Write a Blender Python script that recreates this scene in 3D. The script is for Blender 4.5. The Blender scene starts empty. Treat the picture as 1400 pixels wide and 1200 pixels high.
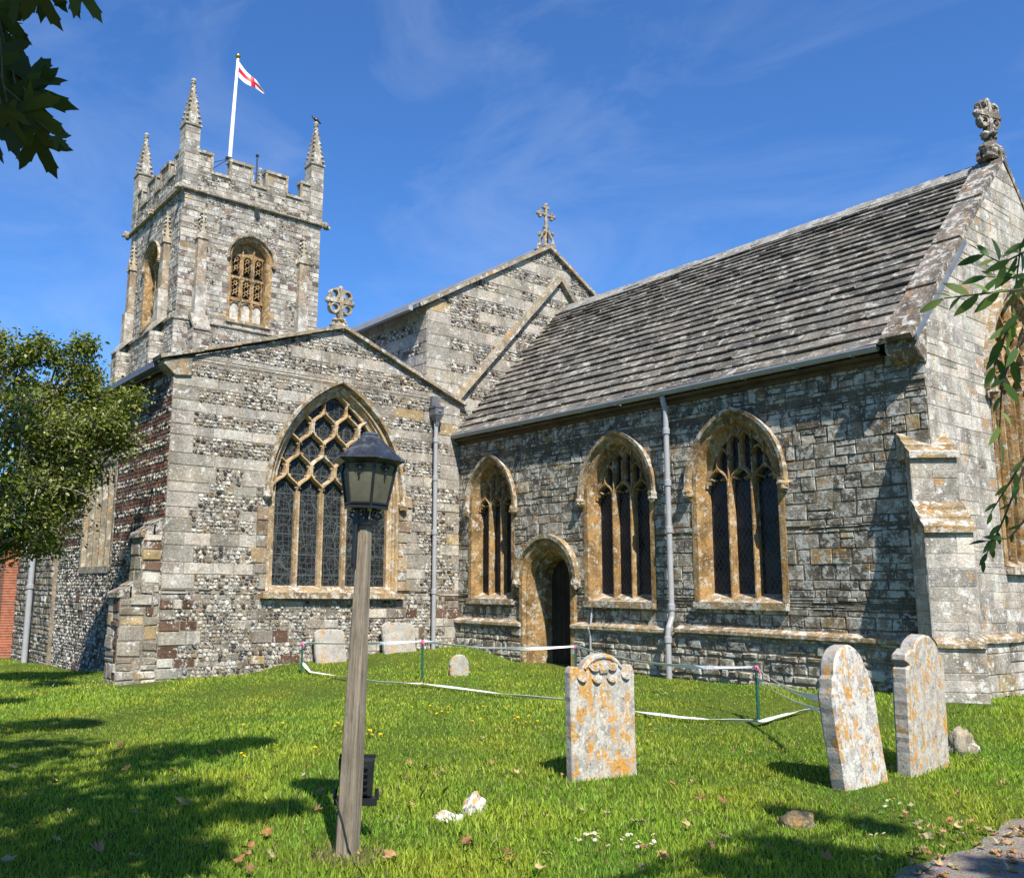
import bpy, math, random
import numpy as np
from mathutils import Vector, Matrix
R = math.radians
random.seed(7); np.random.seed(7)
sc = bpy.context.scene
COL = sc.collection

# ------------------------------------------------------------------ camera
CAM = Vector((17.0696, -13.2322, 1.62))
YAW, PITCH, ROLL, FPX, PPX, PPY = 0.93521, 0.16482, 0.012045, 1239.69, 599.49, 601.06
_fw = Vector((-math.sin(YAW), math.cos(YAW), 0)); _rt = Vector((math.cos(YAW), math.sin(YAW), 0)); _up = Vector((0, 0, 1))
FWD = _fw*math.cos(PITCH) + _up*math.sin(PITCH)
_u2 = _up*math.cos(PITCH) - _fw*math.sin(PITCH)
RGT = _rt*math.cos(ROLL) + _u2*math.sin(ROLL)
UPV = _u2*math.cos(ROLL) - _rt*math.sin(ROLL)
cam = bpy.data.cameras.new("camera"); camo = bpy.data.objects.new("camera", cam); COL.objects.link(camo)
M = Matrix((RGT, UPV, -FWD)).transposed().to_4x4(); M.translation = CAM
camo.matrix_world = M
cam.sensor_width = 36; cam.lens = 36*FPX/1400
cam.shift_x = (700-PPX)/1400; cam.shift_y = (PPY-600)/1400
cam.clip_start = 0.05; cam.clip_end = 5000
sc.camera = camo
def ray(x, y): return FWD + RGT*((x-PPX)/FPX) - UPV*((y-PPY)/FPX)
def at_depth(x, y, d): return CAM + ray(x, y)*d
def on_plane(x, y, ax, v):
    d = ray(x, y); return CAM + d*((v-CAM[ax])/d[ax])

# ------------------------------------------------------------------ light
SUN_EL = R(50); SUN_H = Vector((0.93, -0.37, 0)).normalized()
SUN_DIR = SUN_H*math.cos(SUN_EL) + _up*math.sin(SUN_EL)
sl = bpy.data.lights.new("sun", 'SUN'); so = bpy.data.objects.new("sun", sl); COL.objects.link(so)
sl.energy = 5.0; sl.angle = R(0.53); sl.color = (1.0, 0.95, 0.87)
so.rotation_euler = SUN_DIR.to_track_quat('Z', 'Y').to_euler()
so.location = (0, 0, 60)
W = bpy.data.worlds.new("World"); sc.world = W; W.use_nodes = True
def world():
    nt = W.node_tree; nt.nodes.clear(); n = nt.nodes; L = nt.links
    out = n.new('ShaderNodeOutputWorld'); bg = n.new('ShaderNodeBackground'); bg.inputs['Strength'].default_value = 0.070
    sky = n.new('ShaderNodeTexSky'); sky.sky_type = 'NISHITA'; sky.sun_disc = False
    sky.sun_elevation = SUN_EL; sky.sun_rotation = math.atan2(SUN_H.x, SUN_H.y)
    sky.altitude = 50; sky.air_density = 1.0; sky.dust_density = 0.35; sky.ozone_density = 2.6
    tc = n.new('ShaderNodeTexCoord'); mp = n.new('ShaderNodeMapping'); mp.inputs['Scale'].default_value = (1.5, 3.2, 5.0); mp.inputs['Rotation'].default_value = (0.2, 0.3, 0.7)
    no = n.new('ShaderNodeTexNoise'); no.inputs['Scale'].default_value = 1.7; no.inputs['Detail'].default_value = 6; no.inputs['Roughness'].default_value = 0.62; no.inputs['Distortion'].default_value = 0.7
    cr = n.new('ShaderNodeMapRange'); cr.inputs['From Min'].default_value = 0.46; cr.inputs['From Max'].default_value = 0.85; cr.inputs['To Max'].default_value = 0.16
    mx = n.new('ShaderNodeMix'); mx.data_type = 'RGBA'; mx.inputs['B'].default_value = (7.5, 8.2, 9.2, 1)
    tint = n.new('ShaderNodeMix'); tint.data_type = 'RGBA'; tint.blend_type = 'MULTIPLY'; tint.inputs['Factor'].default_value = 1; tint.inputs['B'].default_value = (0.60, 1.06, 1.62, 1)
    L.new(tc.outputs['Generated'], mp.inputs['Vector']); L.new(mp.outputs[0], no.inputs['Vector']); L.new(no.outputs[0], cr.inputs['Value'])
    L.new(sky.outputs[0], tint.inputs['A']); L.new(tint.outputs['Result'], mx.inputs['A']); L.new(cr.outputs[0], mx.inputs['Factor'])
    L.new(mx.outputs['Result'], bg.inputs['Color']); L.new(bg.outputs[0], out.inputs['Surface'])
world()
sc.view_settings.view_transform = 'Standard'; sc.view_settings.look = 'None'; sc.view_settings.exposure = 0.80; sc.view_settings.gamma = 1.0
sc.cycles.max_bounces = 6; sc.cycles.transparent_max_bounces = 4

# ------------------------------------------------------------------ materials
class NT:
    def __init__(s, name):
        s.m = bpy.data.materials.new(name); s.m.use_nodes = True; s.t = s.m.node_tree
        s.b = s.t.nodes['Principled BSDF']; s.tc = s.t.nodes.new('ShaderNodeTexCoord')
    def n(s, ty, **kw):
        x = s.t.nodes.new('ShaderNode'+ty)
        for k, v in kw.items(): setattr(x, k, v)
        return x
    def set(s, inp, v):
        if hasattr(v, 'is_linked') or isinstance(v, bpy.types.NodeSocket): s.t.links.new(v, inp)
        else: inp.default_value = v if not (isinstance(v, tuple) and len(v) == 3 and inp.type == 'RGBA') else (*v, 1)
    def vec(s, scale=(1, 1, 1), rot=(0, 0, 0)):
        mp = s.n('Mapping'); mp.inputs['Scale'].default_value = scale; mp.inputs['Rotation'].default_value = rot
        s.t.links.new(s.tc.outputs['Object'], mp.inputs['Vector']); return mp.outputs[0]
    def noise(s, scale, detail=6, rough=.6, vec=None, dist=0):
        x = s.n('TexNoise'); s.set(x.inputs['Vector'], vec or s.tc.outputs['Object']); x.inputs['Scale'].default_value = scale
        x.inputs['Detail'].default_value = detail; x.inputs['Roughness'].default_value = rough; x.inputs['Distortion'].default_value = dist
        return x.outputs[0]
    def vor(s, scale, feature='F1', vec=None, out='Distance', rnd=1):
        x = s.n('TexVoronoi', feature=feature); s.set(x.inputs['Vector'], vec or s.tc.outputs['Object']); x.inputs['Scale'].default_value = scale
        x.inputs['Randomness'].default_value = rnd
        return x.outputs[out]
    def rng(s, v, a, b, c=0, d=1):
        x = s.n('MapRange'); s.set(x.inputs['Value'], v)
        for k, q in (('From Min', a), ('From Max', b), ('To Min', c), ('To Max', d)): x.inputs[k].default_value = q
        return x.outputs[0]
    def mix(s, f, a, b, mode='MIX'):
        x = s.n('Mix', data_type='RGBA', blend_type=mode); s.set(x.inputs['Factor'], f); s.set(x.inputs['A'], a); s.set(x.inputs['B'], b)
        return x.outputs['Result']
    def math(s, op, a, b=0.):
        x = s.n('Math', operation=op); s.set(x.inputs[0], a); s.set(x.inputs[1], b); return x.outputs[0]
    def attr(s, name='Col'):
        x = s.n('Attribute', attribute_name=name); return x.outputs['Color']
    def grey(s, v):
        x = s.n('CombineColor'); [s.set(x.inputs[i], v) for i in range(3)]; return x.outputs[0]
    def bump(s, h, strength=.5, dist=.02, prev=None):
        x = s.n('Bump'); x.inputs['Strength'].default_value = strength; x.inputs['Distance'].default_value = dist; s.set(x.inputs['Height'], h)
        if prev: s.set(x.inputs['Normal'], prev)
        return x.outputs[0]
    def fin(s, col, rough=.9, normal=None, spec=.25, metal=0):
        s.set(s.b.inputs['Base Color'], col); s.set(s.b.inputs['Roughness'], rough); s.b.inputs['Specular IOR Level'].default_value = spec
        s.set(s.b.inputs['Metallic'], metal)
        if normal: s.set(s.b.inputs['Normal'], normal)
        return s.m

def stone_mat(name, lichen=.5, lcol=(.56, .55, .50), dark=.4, orange=.0, base=None, bump=.6, lscale=4.0, mott=(.62, 1.3)):
    t = NT(name)
    c = t.attr() if base is None else base
    n1 = t.noise(3.2, 7, .65); n2 = t.noise(38, 5, .7); n3 = t.noise(11, 5, .7)
    c = t.mix(1, c, t.grey(t.rng(n1, .3, .7, *mott)), 'MULTIPLY')
    c = t.mix(1, c, t.grey(t.rng(n2, .3, .7, .52, 1.38)), 'MULTIPLY')
    c = t.mix(t.rng(t.noise(2.3, 3, .5), .42, .66, 0, .4), c, t.mix(1, c, (1.14, .98, .78), 'MULTIPLY'))
    if dark:
        dm = t.rng(t.noise(1.1, 8, .75, t.vec((1.6, 1.6, .7))), .47, .6, 0, dark)
        c = t.mix(dm, c, t.mix(1, c, (.34, .33, .33), 'MULTIPLY'))
    if orange:
        om = t.rng(t.noise(lscale*.8, 9, .75, t.vec((1, 1, .8), (1, 2, 3))), .585-.05*orange, .62-.05*orange, 0, .85)
        c = t.mix(om, c, (.40, .20, .05))
    if lichen:
        lm = t.rng(t.noise(lscale, 10, .78), .60-.1*lichen, .635-.1*lichen, 0, .9)
        sp = t.math('MULTIPLY', t.rng(t.vor(lscale*3.2), .16, .26, 1, 0), t.rng(t.noise(2.2, 3), .44, .58, 0, .85))
        c = t.mix(t.math('MAXIMUM', lm, sp), c, t.mix(t.rng(n3, .35, .65), tuple(q*.72 for q in lcol), lcol))
    nm = t.bump(n3, bump, .035); nm = t.bump(n2, bump*.8, .012, nm)
    return t.fin(c, .93, nm, .15)
def simple(name, col, rough=.6, metal=0, spec=.4, var=.25, scale=8, bump=.15, grime=None):
    t = NT(name); n1 = t.noise(scale, 6, .65)
    c = t.mix(1, col, t.grey(t.rng(n1, .3, .7, 1-var, 1+var)), 'MULTIPLY')
    if grime: c = t.mix(t.rng(t.noise(scale*.5, 8, .75), .5, .62, 0, .8), c, grime)
    return t.fin(c, rough, t.bump(t.noise(scale*5, 4), bump, .01), spec, metal)

MT = {}
MT['mortar'] = stone_mat('lime_mortar', .25, dark=.4, base=(.27, .235, .18), mott=(.6, 1.2))
MT['mortar_pale'] = stone_mat('pale_mortar', .3, dark=.3, base=(.36, .325, .265), mott=(.7, 1.2))
MT['mortar_dark'] = stone_mat('old_mortar', .2, dark=.6, base=(.165, .14, .10), mott=(.5, 1.2))
MT['chancel'] = stone_mat('weathered_shaded_stone', .98, (.52, .50, .43), .75, .04, lscale=5)  # same stone as the gable in a darker shaded-side tone, plus crust and lichen
MT['pale'] = stone_mat('pale_limestone', .55, (.66, .63, .56), .62, .05)  # same stone as the chancel side; its sunlit tone is in the colour
MT['band'] = stone_mat('banded_stone_and_flint', .42, (.62, .60, .55), .45, .0, mott=(.72, 1.2))
MT['tower'] = stone_mat('tower_stone', .55, (.62, .60, .55), .5, .0, lscale=2.6)
MT['south'] = stone_mat('brick_and_flint', .25, (.55, .54, .5), .4)
MT['ham'] = stone_mat('golden_hamstone', .62, (.50, .45, .35), .62, .15, base=(.33, .205, .085), lscale=7, mott=(.4, 1.4))
MT['hampale'] = stone_mat('tan_hamstone', .62, (.60, .56, .48), .5, .12, base=(.42, .30, .165), lscale=6)
MT['hamlow'] = stone_mat('lichened_hamstone', .9, (.56, .53, .46), .6, .35, base=(.29, .215, .12), lscale=6)
MT['trim'] = stone_mat('grey_trim_stone', .6, (.55, .53, .47), .5, .35, base=(.29, .25, .18), lscale=5)
MT['slate'] = stone_mat('stone_slate', .55, (.47, .44, .385), .5, 0, lscale=4.6, bump=1.0)
MT['copebrown'] = stone_mat('brown_lichened_slab', .8, (.54, .52, .46), .65, .05, base=(.185, .155, .125), lscale=6, bump=1.0)
MT['head1'] = stone_mat('lichened_headstone', .0, base=(.42, .39, .34))
MT['lead'] = simple('sheet_lead', (.16, .17, .19), .5, .3, .5, .25, 3)
MT['pipe'] = simple('grey_painted_iron', (.31, .31, .315), .42, 0, .5, .1, 6, .05)
MT['gutter'] = simple('pale_grey_gutter', (.30, .31, .33), .45, 0, .5, .12, 4, .05)
MT['hopper'] = simple('dark_grey_iron', (.12, .125, .135), .5, .1, .5, .2, 10)
MT['black'] = simple('black_painted_iron', (.012, .012, .013), .38, 0, .5, .3, 20, .1)
MT['green'] = simple('green_plastic_stake', (.012, .085, .055), .4, 0, .5, .15, 10, .05)
MT['white'] = simple('white_paint', (.78, .78, .77), .4, 0, .5, .05, 6, .05)
MT['brass'] = simple('gilt_ball', (.5, .35, .1), .3, .9, .5, .1)
MT['paletwig'] = simple('pale_twig_bark', (.24, .21, .165), .9, 0, .2, .4, 9, .6)
MT['bark'] = simple('tree_bark', (.10, .085, .065), .9, 0, .2, .5, 9, .9)
def headstone_mat(name, white, orange, seed, wthr=.5, dk=.58):
    t = NT(name); v = t.n('Mapping'); v.inputs['Location'].default_value = (seed*3.1, seed*1.7, seed); t.t.links.new(t.tc.outputs['Object'], v.inputs['Vector']); vv = v.outputs[0]
    v2 = t.n('Mapping'); v2.inputs['Scale'].default_value = (1.5, 1.5, .9); t.t.links.new(vv, v2.inputs['Vector']); vs = v2.outputs[0]
    n2 = t.noise(45, 5, .7, vv); n1 = t.noise(5, 6, .65, vv)
    c = t.mix(t.rng(n1, .35, .65), (.26, .24, .21), (.42, .39, .34))
    c = t.mix(t.rng(t.noise(9, 8, .75, vs), .60-wthr*.2, .64-wthr*.2, 0, .92), c, white)
    c = t.mix(t.rng(t.noise(7.5, 9, .72, vs, .3), .575-.05*orange, .605-.05*orange, 0, .92), c, (.47, .25, .06))
    c = t.mix(t.rng(t.noise(4.5, 6, .7, vs), .60-.05*orange, .64-.05*orange, 0, .8), c, (.50, .23, .025))
    c = t.mix(t.rng(t.noise(16, 8, .75, vv), dk, dk+.04, 0, .75), c, (.11, .10, .09))
    c = t.mix(t.math('MULTIPLY', t.rng(t.vor(22, 'F1', vv), .2, .3, 1, 0), t.rng(t.noise(3.5, 3, .5, vv), .5, .6, 0, .8)), c, tuple(min(.72, q*1.2) for q in white))
    c = t.mix(1, c, t.grey(t.rng(n2, .3, .7, .75, 1.2)), 'MULTIPLY')
    return t.fin(c, .95, t.bump(t.noise(14, 6, .75, vv), .6, .02, t.bump(n2, .6, .008)), .1)
MT['hs1'] = headstone_mat('headstone_white_orange_lichen', (.48, .45, .38), .95, 1, .60)
MT['hs2'] = headstone_mat('headstone_bleached_lichen', (.54, .51, .45), .65, 2, .72)
MT['hs3'] = headstone_mat('headstone_cream_lichen', (.48, .43, .34), .65, 3, .6)
MT['rock'] = headstone_mat('mottled_rock', (.66, .65, .61), .35, 5, .75, .53)
MT['oldslab'] = headstone_mat('grey_slab', (.33, .32, .28), .1, 6, .45)
MT['boulder'] = stone_mat('tan_boulder', .35, (.42, .38, .28), .5, .3, base=(.24, .18, .10), lscale=9)
MT['hside'] = headstone_mat('sparse_lichen_stone_edge', (.30, .30, .27), .1, 9, .25)  # slab edges: greyer, with less lichen than the faces
def glass_mat(name, kind):
    t = NT(name); co = t.tc.outputs['Object']
    sx = t.n('SeparateXYZ'); t.set(sx.inputs[0], co); X, Z = sx.outputs[0], sx.outputs[2]
    if kind == 'quarry':
        a = t.math('FRACT', t.math('MULTIPLY', t.math('ADD', X, t.math('MULTIPLY', Z, .6)), 11.)); b = t.math('FRACT', t.math('MULTIPLY', t.math('SUBTRACT', X, t.math('MULTIPLY', Z, .6)), 11.))
        d = t.math('MINIMUM', t.math('ABSOLUTE', t.math('SUBTRACT', a, .5)), t.math('ABSOLUTE', t.math('SUBTRACT', b, .5)))
        lead = t.rng(d, .05, .09, 1, 0); cell = t.noise(4, 3)
        c = t.mix(t.rng(cell, .35, .65), (.006, .006, .007), (.03, .032, .036)); lc = (.05, .05, .055)
        nrm = t.bump(t.noise(9, 2), .5, .03)
    else:
        vc = t.vec((1, .0, .8)); wob = t.noise(3, 2)
        e = t.vor(7.5, 'DISTANCE_TO_EDGE', vc); e2 = t.vor(3.1, 'DISTANCE_TO_EDGE', vc)
        cc = t.vor(7.5, 'F1', vc, 'Color')
        bar = t.math('ABSOLUTE', t.math('SUBTRACT', t.math('FRACT', t.math('MULTIPLY', Z, 2.35)), .5))
        gx = t.math('ABSOLUTE', t.math('SUBTRACT', t.math('FRACT', t.math('MULTIPLY', X, 7.)), .5)); gz = t.math('ABSOLUTE', t.math('SUBTRACT', t.math('FRACT', t.math('MULTIPLY', Z, 9.)), .5))
        l1 = t.math('MAXIMUM', t.rng(e, .014, .034, 1, 0), t.rng(e2, .010, .024, 1, 0))
        l2 = t.math('MULTIPLY', t.rng(t.math('MINIMUM', gx, gz), .03, .06, 1, 0), .7)
        lead = t.math('MAXIMUM', t.math('MAXIMUM', l1, l2), t.rng(bar, .02, .035, 1, 0))
        hs = t.n('HueSaturation'); t.set(hs.inputs['Color'], cc); hs.inputs['Saturation'].default_value = .45; hs.inputs['Value'].default_value = .03
        c = t.mix(.55, hs.outputs[0], (.012, .014, .014)); lc = (.062, .072, .07)
        nrm = t.bump(t.noise(14, 2), .6, .03)
    c = t.mix(lead, c, lc)
    return t.fin(c, t.rng(lead, 0, 1, .2, .6), nrm, .22)
MT['quarry'] = glass_mat('leaded_quarry_glass', 'quarry'); MT['stained'] = glass_mat('leaded_stained_glass', 'st')
MT['pane'] = simple('dusty_lantern_glass', (.10, .097, .07), .22, 0, .5, .3, 6, .1, (.15, .15, .08))
MT['dark'] = simple('interior_shade_black', (.01, .01, .01), .9)  # flat black standing for the unlit interior behind the belfry openings
def wood_mat(name, a, b, sc_=(30, 30, 1.6), moss=True):
    t = NT(name); v = t.vec(sc_); n1 = t.noise(1.0, 6, .7, v, .4); n2 = t.noise(2.2, 6, .75, v)
    c = t.mix(t.rng(n1, .3, .7), a, b); c = t.mix(1, c, t.grey(t.rng(t.noise(2.5, 5, .6), .3, .7, .6, 1.25)), 'MULTIPLY'); c = t.mix(t.rng(n2, .54, .62, 0, .85), c, tuple(q*.35 for q in a))
    if moss: c = t.mix(t.math('MULTIPLY', t.rng(t.noise(3, 5), .5, .6, 0, .6), t.rng(t.n('SeparateXYZ').outputs[2], 0, 1)), c, (.2, .2, .05))
    return t.fin(c, .88, t.bump(n1, .8, .02, t.bump(n2, .5, .01)), .15)
MT['post'] = wood_mat('weathered_oak', (.31, .255, .185), (.19, .155, .11), moss=False)
MT['doorwood'] = wood_mat('dark_oak_door', (.05, .04, .03), (.025, .02, .016), (14, 14, .8), False)
MT['timber'] = wood_mat('stained_wall_plate', (.15, .10, .06), (.09, .065, .04), (1.2, 14, 14), False)
def leaf_mat(name, trans=.35, rough=.45):
    t = NT(name); c = t.attr(); t.fin(c, rough, None, .35)
    tr = t.n('BsdfTranslucent'); t.set(tr.inputs[0], t.mix(1, c, (1.35, 1.5, .6), 'MULTIPLY'))
    ms = t.n('MixShader'); ms.inputs[0].default_value = trans
    o = t.t.nodes['Material Output']; t.t.links.new(t.b.outputs[0], ms.inputs[1]); t.t.links.new(tr.outputs[0], ms.inputs[2]); t.t.links.new(ms.outputs[0], o.inputs[0])
    return t.m
MT['leaf'] = leaf_mat('green_leaves'); MT['leafsyc'] = leaf_mat('shade_toned_sycamore_leaves', .22, .65); MT['grassblade'] = leaf_mat('grass_blades', .38, .55); MT['petal'] = leaf_mat('petals', .2)
MT['dryleaf'] = leaf_mat('dry_fallen_leaves', .15, .6)
def ground_mat():
    t = NT('turf_ground'); n1 = t.noise(.55, 5, .6); n2 = t.noise(14, 6, .7)
    c = t.mix(t.rng(n1, .35, .65), (.07, .105, .014), (.11, .15, .02)); c = t.mix(t.rng(n2, .4, .7), c, (.05, .05, .018))
    return t.fin(c, 1, t.bump(n2, .8, .04), .05)
MT['ground'] = ground_mat()
def path_mat():
    t = NT('gravelly_path'); v = t.vor(55, 'F1', None, 'Color'); n1 = t.noise(3, 7, .7); n2 = t.noise(60, 5, .7)
    c = t.mix(t.rng(n1, .35, .65), (.20, .172, .14), (.30, .26, .21)); c = t.mix(.5, c, t.mix(1, c, v, 'MULTIPLY')); c = t.mix(t.rng(n2, .55, .68, 0, .7), c, (.36, .31, .24))
    return t.fin(c, .95, t.bump(t.vor(70), .6, .012, t.bump(n1, .3, .03)), .2)
MT['path'] = path_mat()
def tape_mat():
    t = NT('barrier_tape'); return t.fin((.74, .75, .75), .35, t.bump(t.noise(12, 3), .4, .02), .5)
MT['tape'] = tape_mat()
def brick_mat():
    t = NT('red_brick'); b = t.n('TexBrick'); v = t.n('CombineXYZ'); s = t.n('SeparateXYZ'); t.set(s.inputs[0], t.tc.outputs['Object']); t.set(v.inputs[0], s.outputs[0]); t.set(v.inputs[1], s.outputs[2])
    t.set(b.inputs['Vector'], v.outputs[0]); b.inputs['Scale'].default_value = 1; b.inputs['Brick Width'].default_value = .225; b.inputs['Row Height'].default_value = .075; b.inputs['Mortar Size'].default_value = .006
    b.inputs['Color1'].default_value = (.34, .09, .04, 1); b.inputs['Color2'].default_value = (.22, .07, .04, 1); b.inputs['Mortar'].default_value = (.4, .33, .25, 1)
    c = t.mix(1, b.outputs[0], t.grey(t.rng(t.noise(7, 6), .3, .7, .7, 1.25)), 'MULTIPLY')
    return t.fin(c, .9, t.bump(b.outputs[1], -.4, .01), .2)
MT['brick'] = brick_mat()

# ------------------------------------------------------------------ mesh helpers
class MB:
    def __init__(s): s.v = []; s.f = []; s.c = []; s.m = []
    def add(s, vs, fs, col=(.5, .5, .5), mi=0):
        o = len(s.v); s.v.extend(vs)
        for f in fs: s.f.append([i+o for i in f]); s.c.append(col); s.m.append(mi)
    def quad(s, a, b, c, d, col=(.5, .5, .5), mi=0): s.add([a, b, c, d], [(0, 1, 2, 3)], col, mi)
    def box(s, x0, x1, y0, y1, z0, z1, col=(.5, .5, .5), mi=0):
        s.add([(x0, y0, z0), (x1, y0, z0), (x1, y1, z0), (x0, y1, z0), (x0, y0, z1), (x1, y0, z1), (x1, y1, z1), (x0, y1, z1)],
              [(3, 2, 1, 0), (4, 5, 6, 7), (0, 1, 5, 4), (1, 2, 6, 5), (2, 3, 7, 6), (3, 0, 4, 7)], col, mi)
    def prism(s, poly, y0, y1, col=(.5, .5, .5), mi=0, bev=0, side=None):
        # polygon in (x,z), counter-clockwise seen from -y, extruded in y
        n = len(poly)
        if bev:
            cx = sum(p[0] for p in poly)/n; cz = sum(p[1] for p in poly)/n
            ins = []
            for p in poly:
                dx, dz = p[0]-cx, p[1]-cz; L = math.hypot(dx, dz) or 1; ins.append((p[0]-dx/L*bev, p[1]-dz/L*bev))
            rings = [(ins, y0), (poly, y0+bev), (poly, y1-bev), (ins, y1)]
        else: rings = [(poly, y0), (poly, y1)]
        vs = [(x, y, z) for P, y in rings for x, z in P]
        fs = [tuple(range(n)), tuple(reversed(range(n*(len(rings)-1), n*len(rings))))]
        for r in range(len(rings)-1):
            for i in range(n):
                j = (i+1) % n; fs.append((r*n+j, r*n+i, (r+1)*n+i, (r+1)*n+j))
        o = len(s.m); s.add(vs, fs, col, mi)
        if side is not None:
            for q in range(o+2+(n if bev else 0), len(s.m)): s.m[q] = side
    def tube(s, pts, rad, n=8, col=(.5, .5, .5), mi=0, cap=True):
        pts = [Vector(p) for p in pts]; k = len(pts)
        rad = rad if hasattr(rad, '__len__') else [rad]*k
        vs = []; ref = None
        for i, p in enumerate(pts):
            t = (pts[min(i+1, k-1)]-pts[max(i-1, 0)]).normalized()
            if ref is None: ref = t.orthogonal().normalized()
            ref = (ref - t*ref.dot(t)); ref = ref.normalized() if ref.length > 1e-6 else t.orthogonal().normalized()
            b = t.cross(ref)
            for j in range(n):
                a = 2*math.pi*j/n; vs.append(tuple(p + (ref*math.cos(a)+b*math.sin(a))*rad[i]))
        fs = [(i*n+j, i*n+(j+1) % n, (i+1)*n+(j+1) % n, (i+1)*n+j) for i in range(k-1) for j in range(n)]
        if cap: fs += [tuple(reversed(range(n))), tuple(range((k-1)*n, k*n))]
        s.add(vs, fs, col, mi)
    def lathe(s, prof, n=16, c=(0, 0, 0), col=(.5, .5, .5), mi=0, ph=0):
        vs = []; k = len(prof)
        for r, z in prof:
            for j in range(n):
                a = 2*math.pi*j/n+ph; vs.append((c[0]+r*math.cos(a), c[1]+r*math.sin(a), c[2]+z))
        fs = [(i*n+j, i*n+(j+1) % n, (i+1)*n+(j+1) % n, (i+1)*n+j) for i in range(k-1) for j in range(n)]
        fs += [tuple(reversed(range(n))), tuple(range((k-1)*n, k*n))]
        s.add(vs, fs, col, mi)
    def blob(s, c, r, seed=0, amp=.25, nu=10, nv=7, col=(.5, .5, .5), mi=0, sq=(1, 1, 1)):
        rnd = random.Random(seed); ph = [rnd.uniform(0, 6.28) for _ in range(6)]; fr = [rnd.uniform(1.5, 4) for _ in range(6)]
        vs = []
        for i in range(nv+1):
            th = math.pi*i/nv
            for j in range(nu):
                a = 2*math.pi*j/nu; d = Vector((math.sin(th)*math.cos(a), math.sin(th)*math.sin(a), math.cos(th)))
                q = 1+amp*(math.sin(fr[0]*d.x*2+ph[0])+math.sin(fr[1]*d.y*2+ph[1])+math.sin(fr[2]*d.z*2+ph[2]))/2 + rnd.uniform(-amp, amp)*.25
                vs.append((c[0]+d.x*r*q*sq[0], c[1]+d.y*r*q*sq[1], c[2]+d.z*r*q*sq[2]))
        fs = [(i*nu+j, (i+1)*nu+j, (i+1)*nu+(j+1) % nu, i*nu+(j+1) % nu) for i in range(nv) for j in range(nu)]
        s.add(vs, fs, col, mi)
    def xf(s, M):
        s.v = [tuple(M @ Vector(p)) for p in s.v]; return s
    def build(s, name, mats, parent=None, loc=(0, 0, 0), rz=0, smooth=False):
        me = bpy.data.meshes.new(name); me.from_pydata(s.v, [], s.f); finish(me, s.c, s.m, mats, smooth)
        return link(name, me, parent, loc, rz)
def finish(me, cols, mis, mats, smooth=False):
    mats = mats if isinstance(mats, list) else [mats]
    for m in mats: me.materials.append(MT[m])
    me.polygons.foreach_set('material_index', np.array(mis, dtype=np.int32))
    cnt = np.zeros(len(me.polygons), dtype=np.int32); me.polygons.foreach_get('loop_total', cnt)
    ca = np.ones((len(me.polygons), 4), dtype=np.float32); ca[:, :3] = np.array(cols, dtype=np.float32)
    at = me.attributes.new('Col', 'FLOAT_COLOR', 'CORNER'); at.data.foreach_set('color', np.repeat(ca, cnt, axis=0).ravel())
    if smooth: me.polygons.foreach_set('use_smooth', np.ones(len(me.polygons), dtype=bool))
    me.update()
def link(name, me, parent=None, loc=(0, 0, 0), rz=0):
    o = bpy.data.objects.new(name, me); COL.objects.link(o); o.location = loc; o.rotation_euler = (0, 0, rz)
    if parent: o.parent = parent
    return o
def tag(o, label=None, cat=None, group=None, kind=None):
    for k, v in (('label', label), ('category', cat), ('group', group), ('kind', kind)):
        if v: o[k] = v
    return o
def empty(name, loc, label, cat, group=None, rz=0):
    o = bpy.data.objects.new(name, None); COL.objects.link(o); o.location = loc; o.rotation_euler = (0, 0, rz); o.empty_display_size = .3
    return tag(o, label, cat, group)
U = random.uniform
def jit(c, v=.15, h=.014):
    k = 1+U(-v, v); return tuple(max(.005, q*k*(1+U(-h, h))) for q in c)

# ------------------------------------------------------------------ ground
GP = [(0, -8.1, -.14), (0, -5.85, -.07), (0, -3.9, .13), (0, -1.4, .30), (.2, -.1, .35), (2.8, 0, .14), (4.1, 0, .13), (6.9, 0, .15), (9, 0, .19), (10.1, -.1, .26), (11.2, -.6, .26), (11.1, 1.4, .18),
      (-6.2, -7.3, -.33), (-11, -7.3, -.42), (-16, -8, -.5), (11.95, -10.1, 0), (11.3, -7.2, .03), (12.7, -5.5, .04), (12.7, -4.4, .06), (10, -2.9, .06), (3.9, -3.8, .08), (8, -6, .03), (5, -8, -.05), (2, -11, -.15), (14.1, -7, 0), (14.1, -4, .03), (15, -13, 0), (17, -13, 0), (17, -4, 0), (8, -12, -.05), (-4, -12, -.35)]
GPA = np.array(GP)
def gzn(x, y):
    x = np.asarray(x, float); y = np.asarray(y, float)
    d2 = (x[..., None]-GPA[:, 0])**2 + (y[..., None]-GPA[:, 1])**2 + .12
    w = d2**-1.6; base = 2e-5
    return (w*GPA[:, 2]).sum(-1)/(w.sum(-1)+base)
def gz(x, y): return float(gzn(x, y))
def axis_(a, b, step, far):
    m = np.arange(a, b, step); k = np.array([1, 2.5, 5, 10, 20, 40, 80, 160, 320, 640])
    return np.concatenate([(a-k[::-1]), m, (m[-1]+k)])
gx = axis_(-20, 24, .5, 0); gy = axis_(-24, 14, .5, 0)
XX, YY = np.meshgrid(gx, gy); ZZ = gzn(XX, YY)
mb = MB(); mb.v = list(map(tuple, np.stack([XX.ravel(), YY.ravel(), ZZ.ravel()], 1).tolist())); nx = len(gx)
for j in range(len(gy)-1):
    for i in range(nx-1): mb.f.append((j*nx+i, j*nx+i+1, (j+1)*nx+i+1, (j+1)*nx+i)); mb.c.append((.05, .08, .02)); mb.m.append(0)
tag(mb.build('ground', 'ground', smooth=True), kind='structure')
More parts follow.
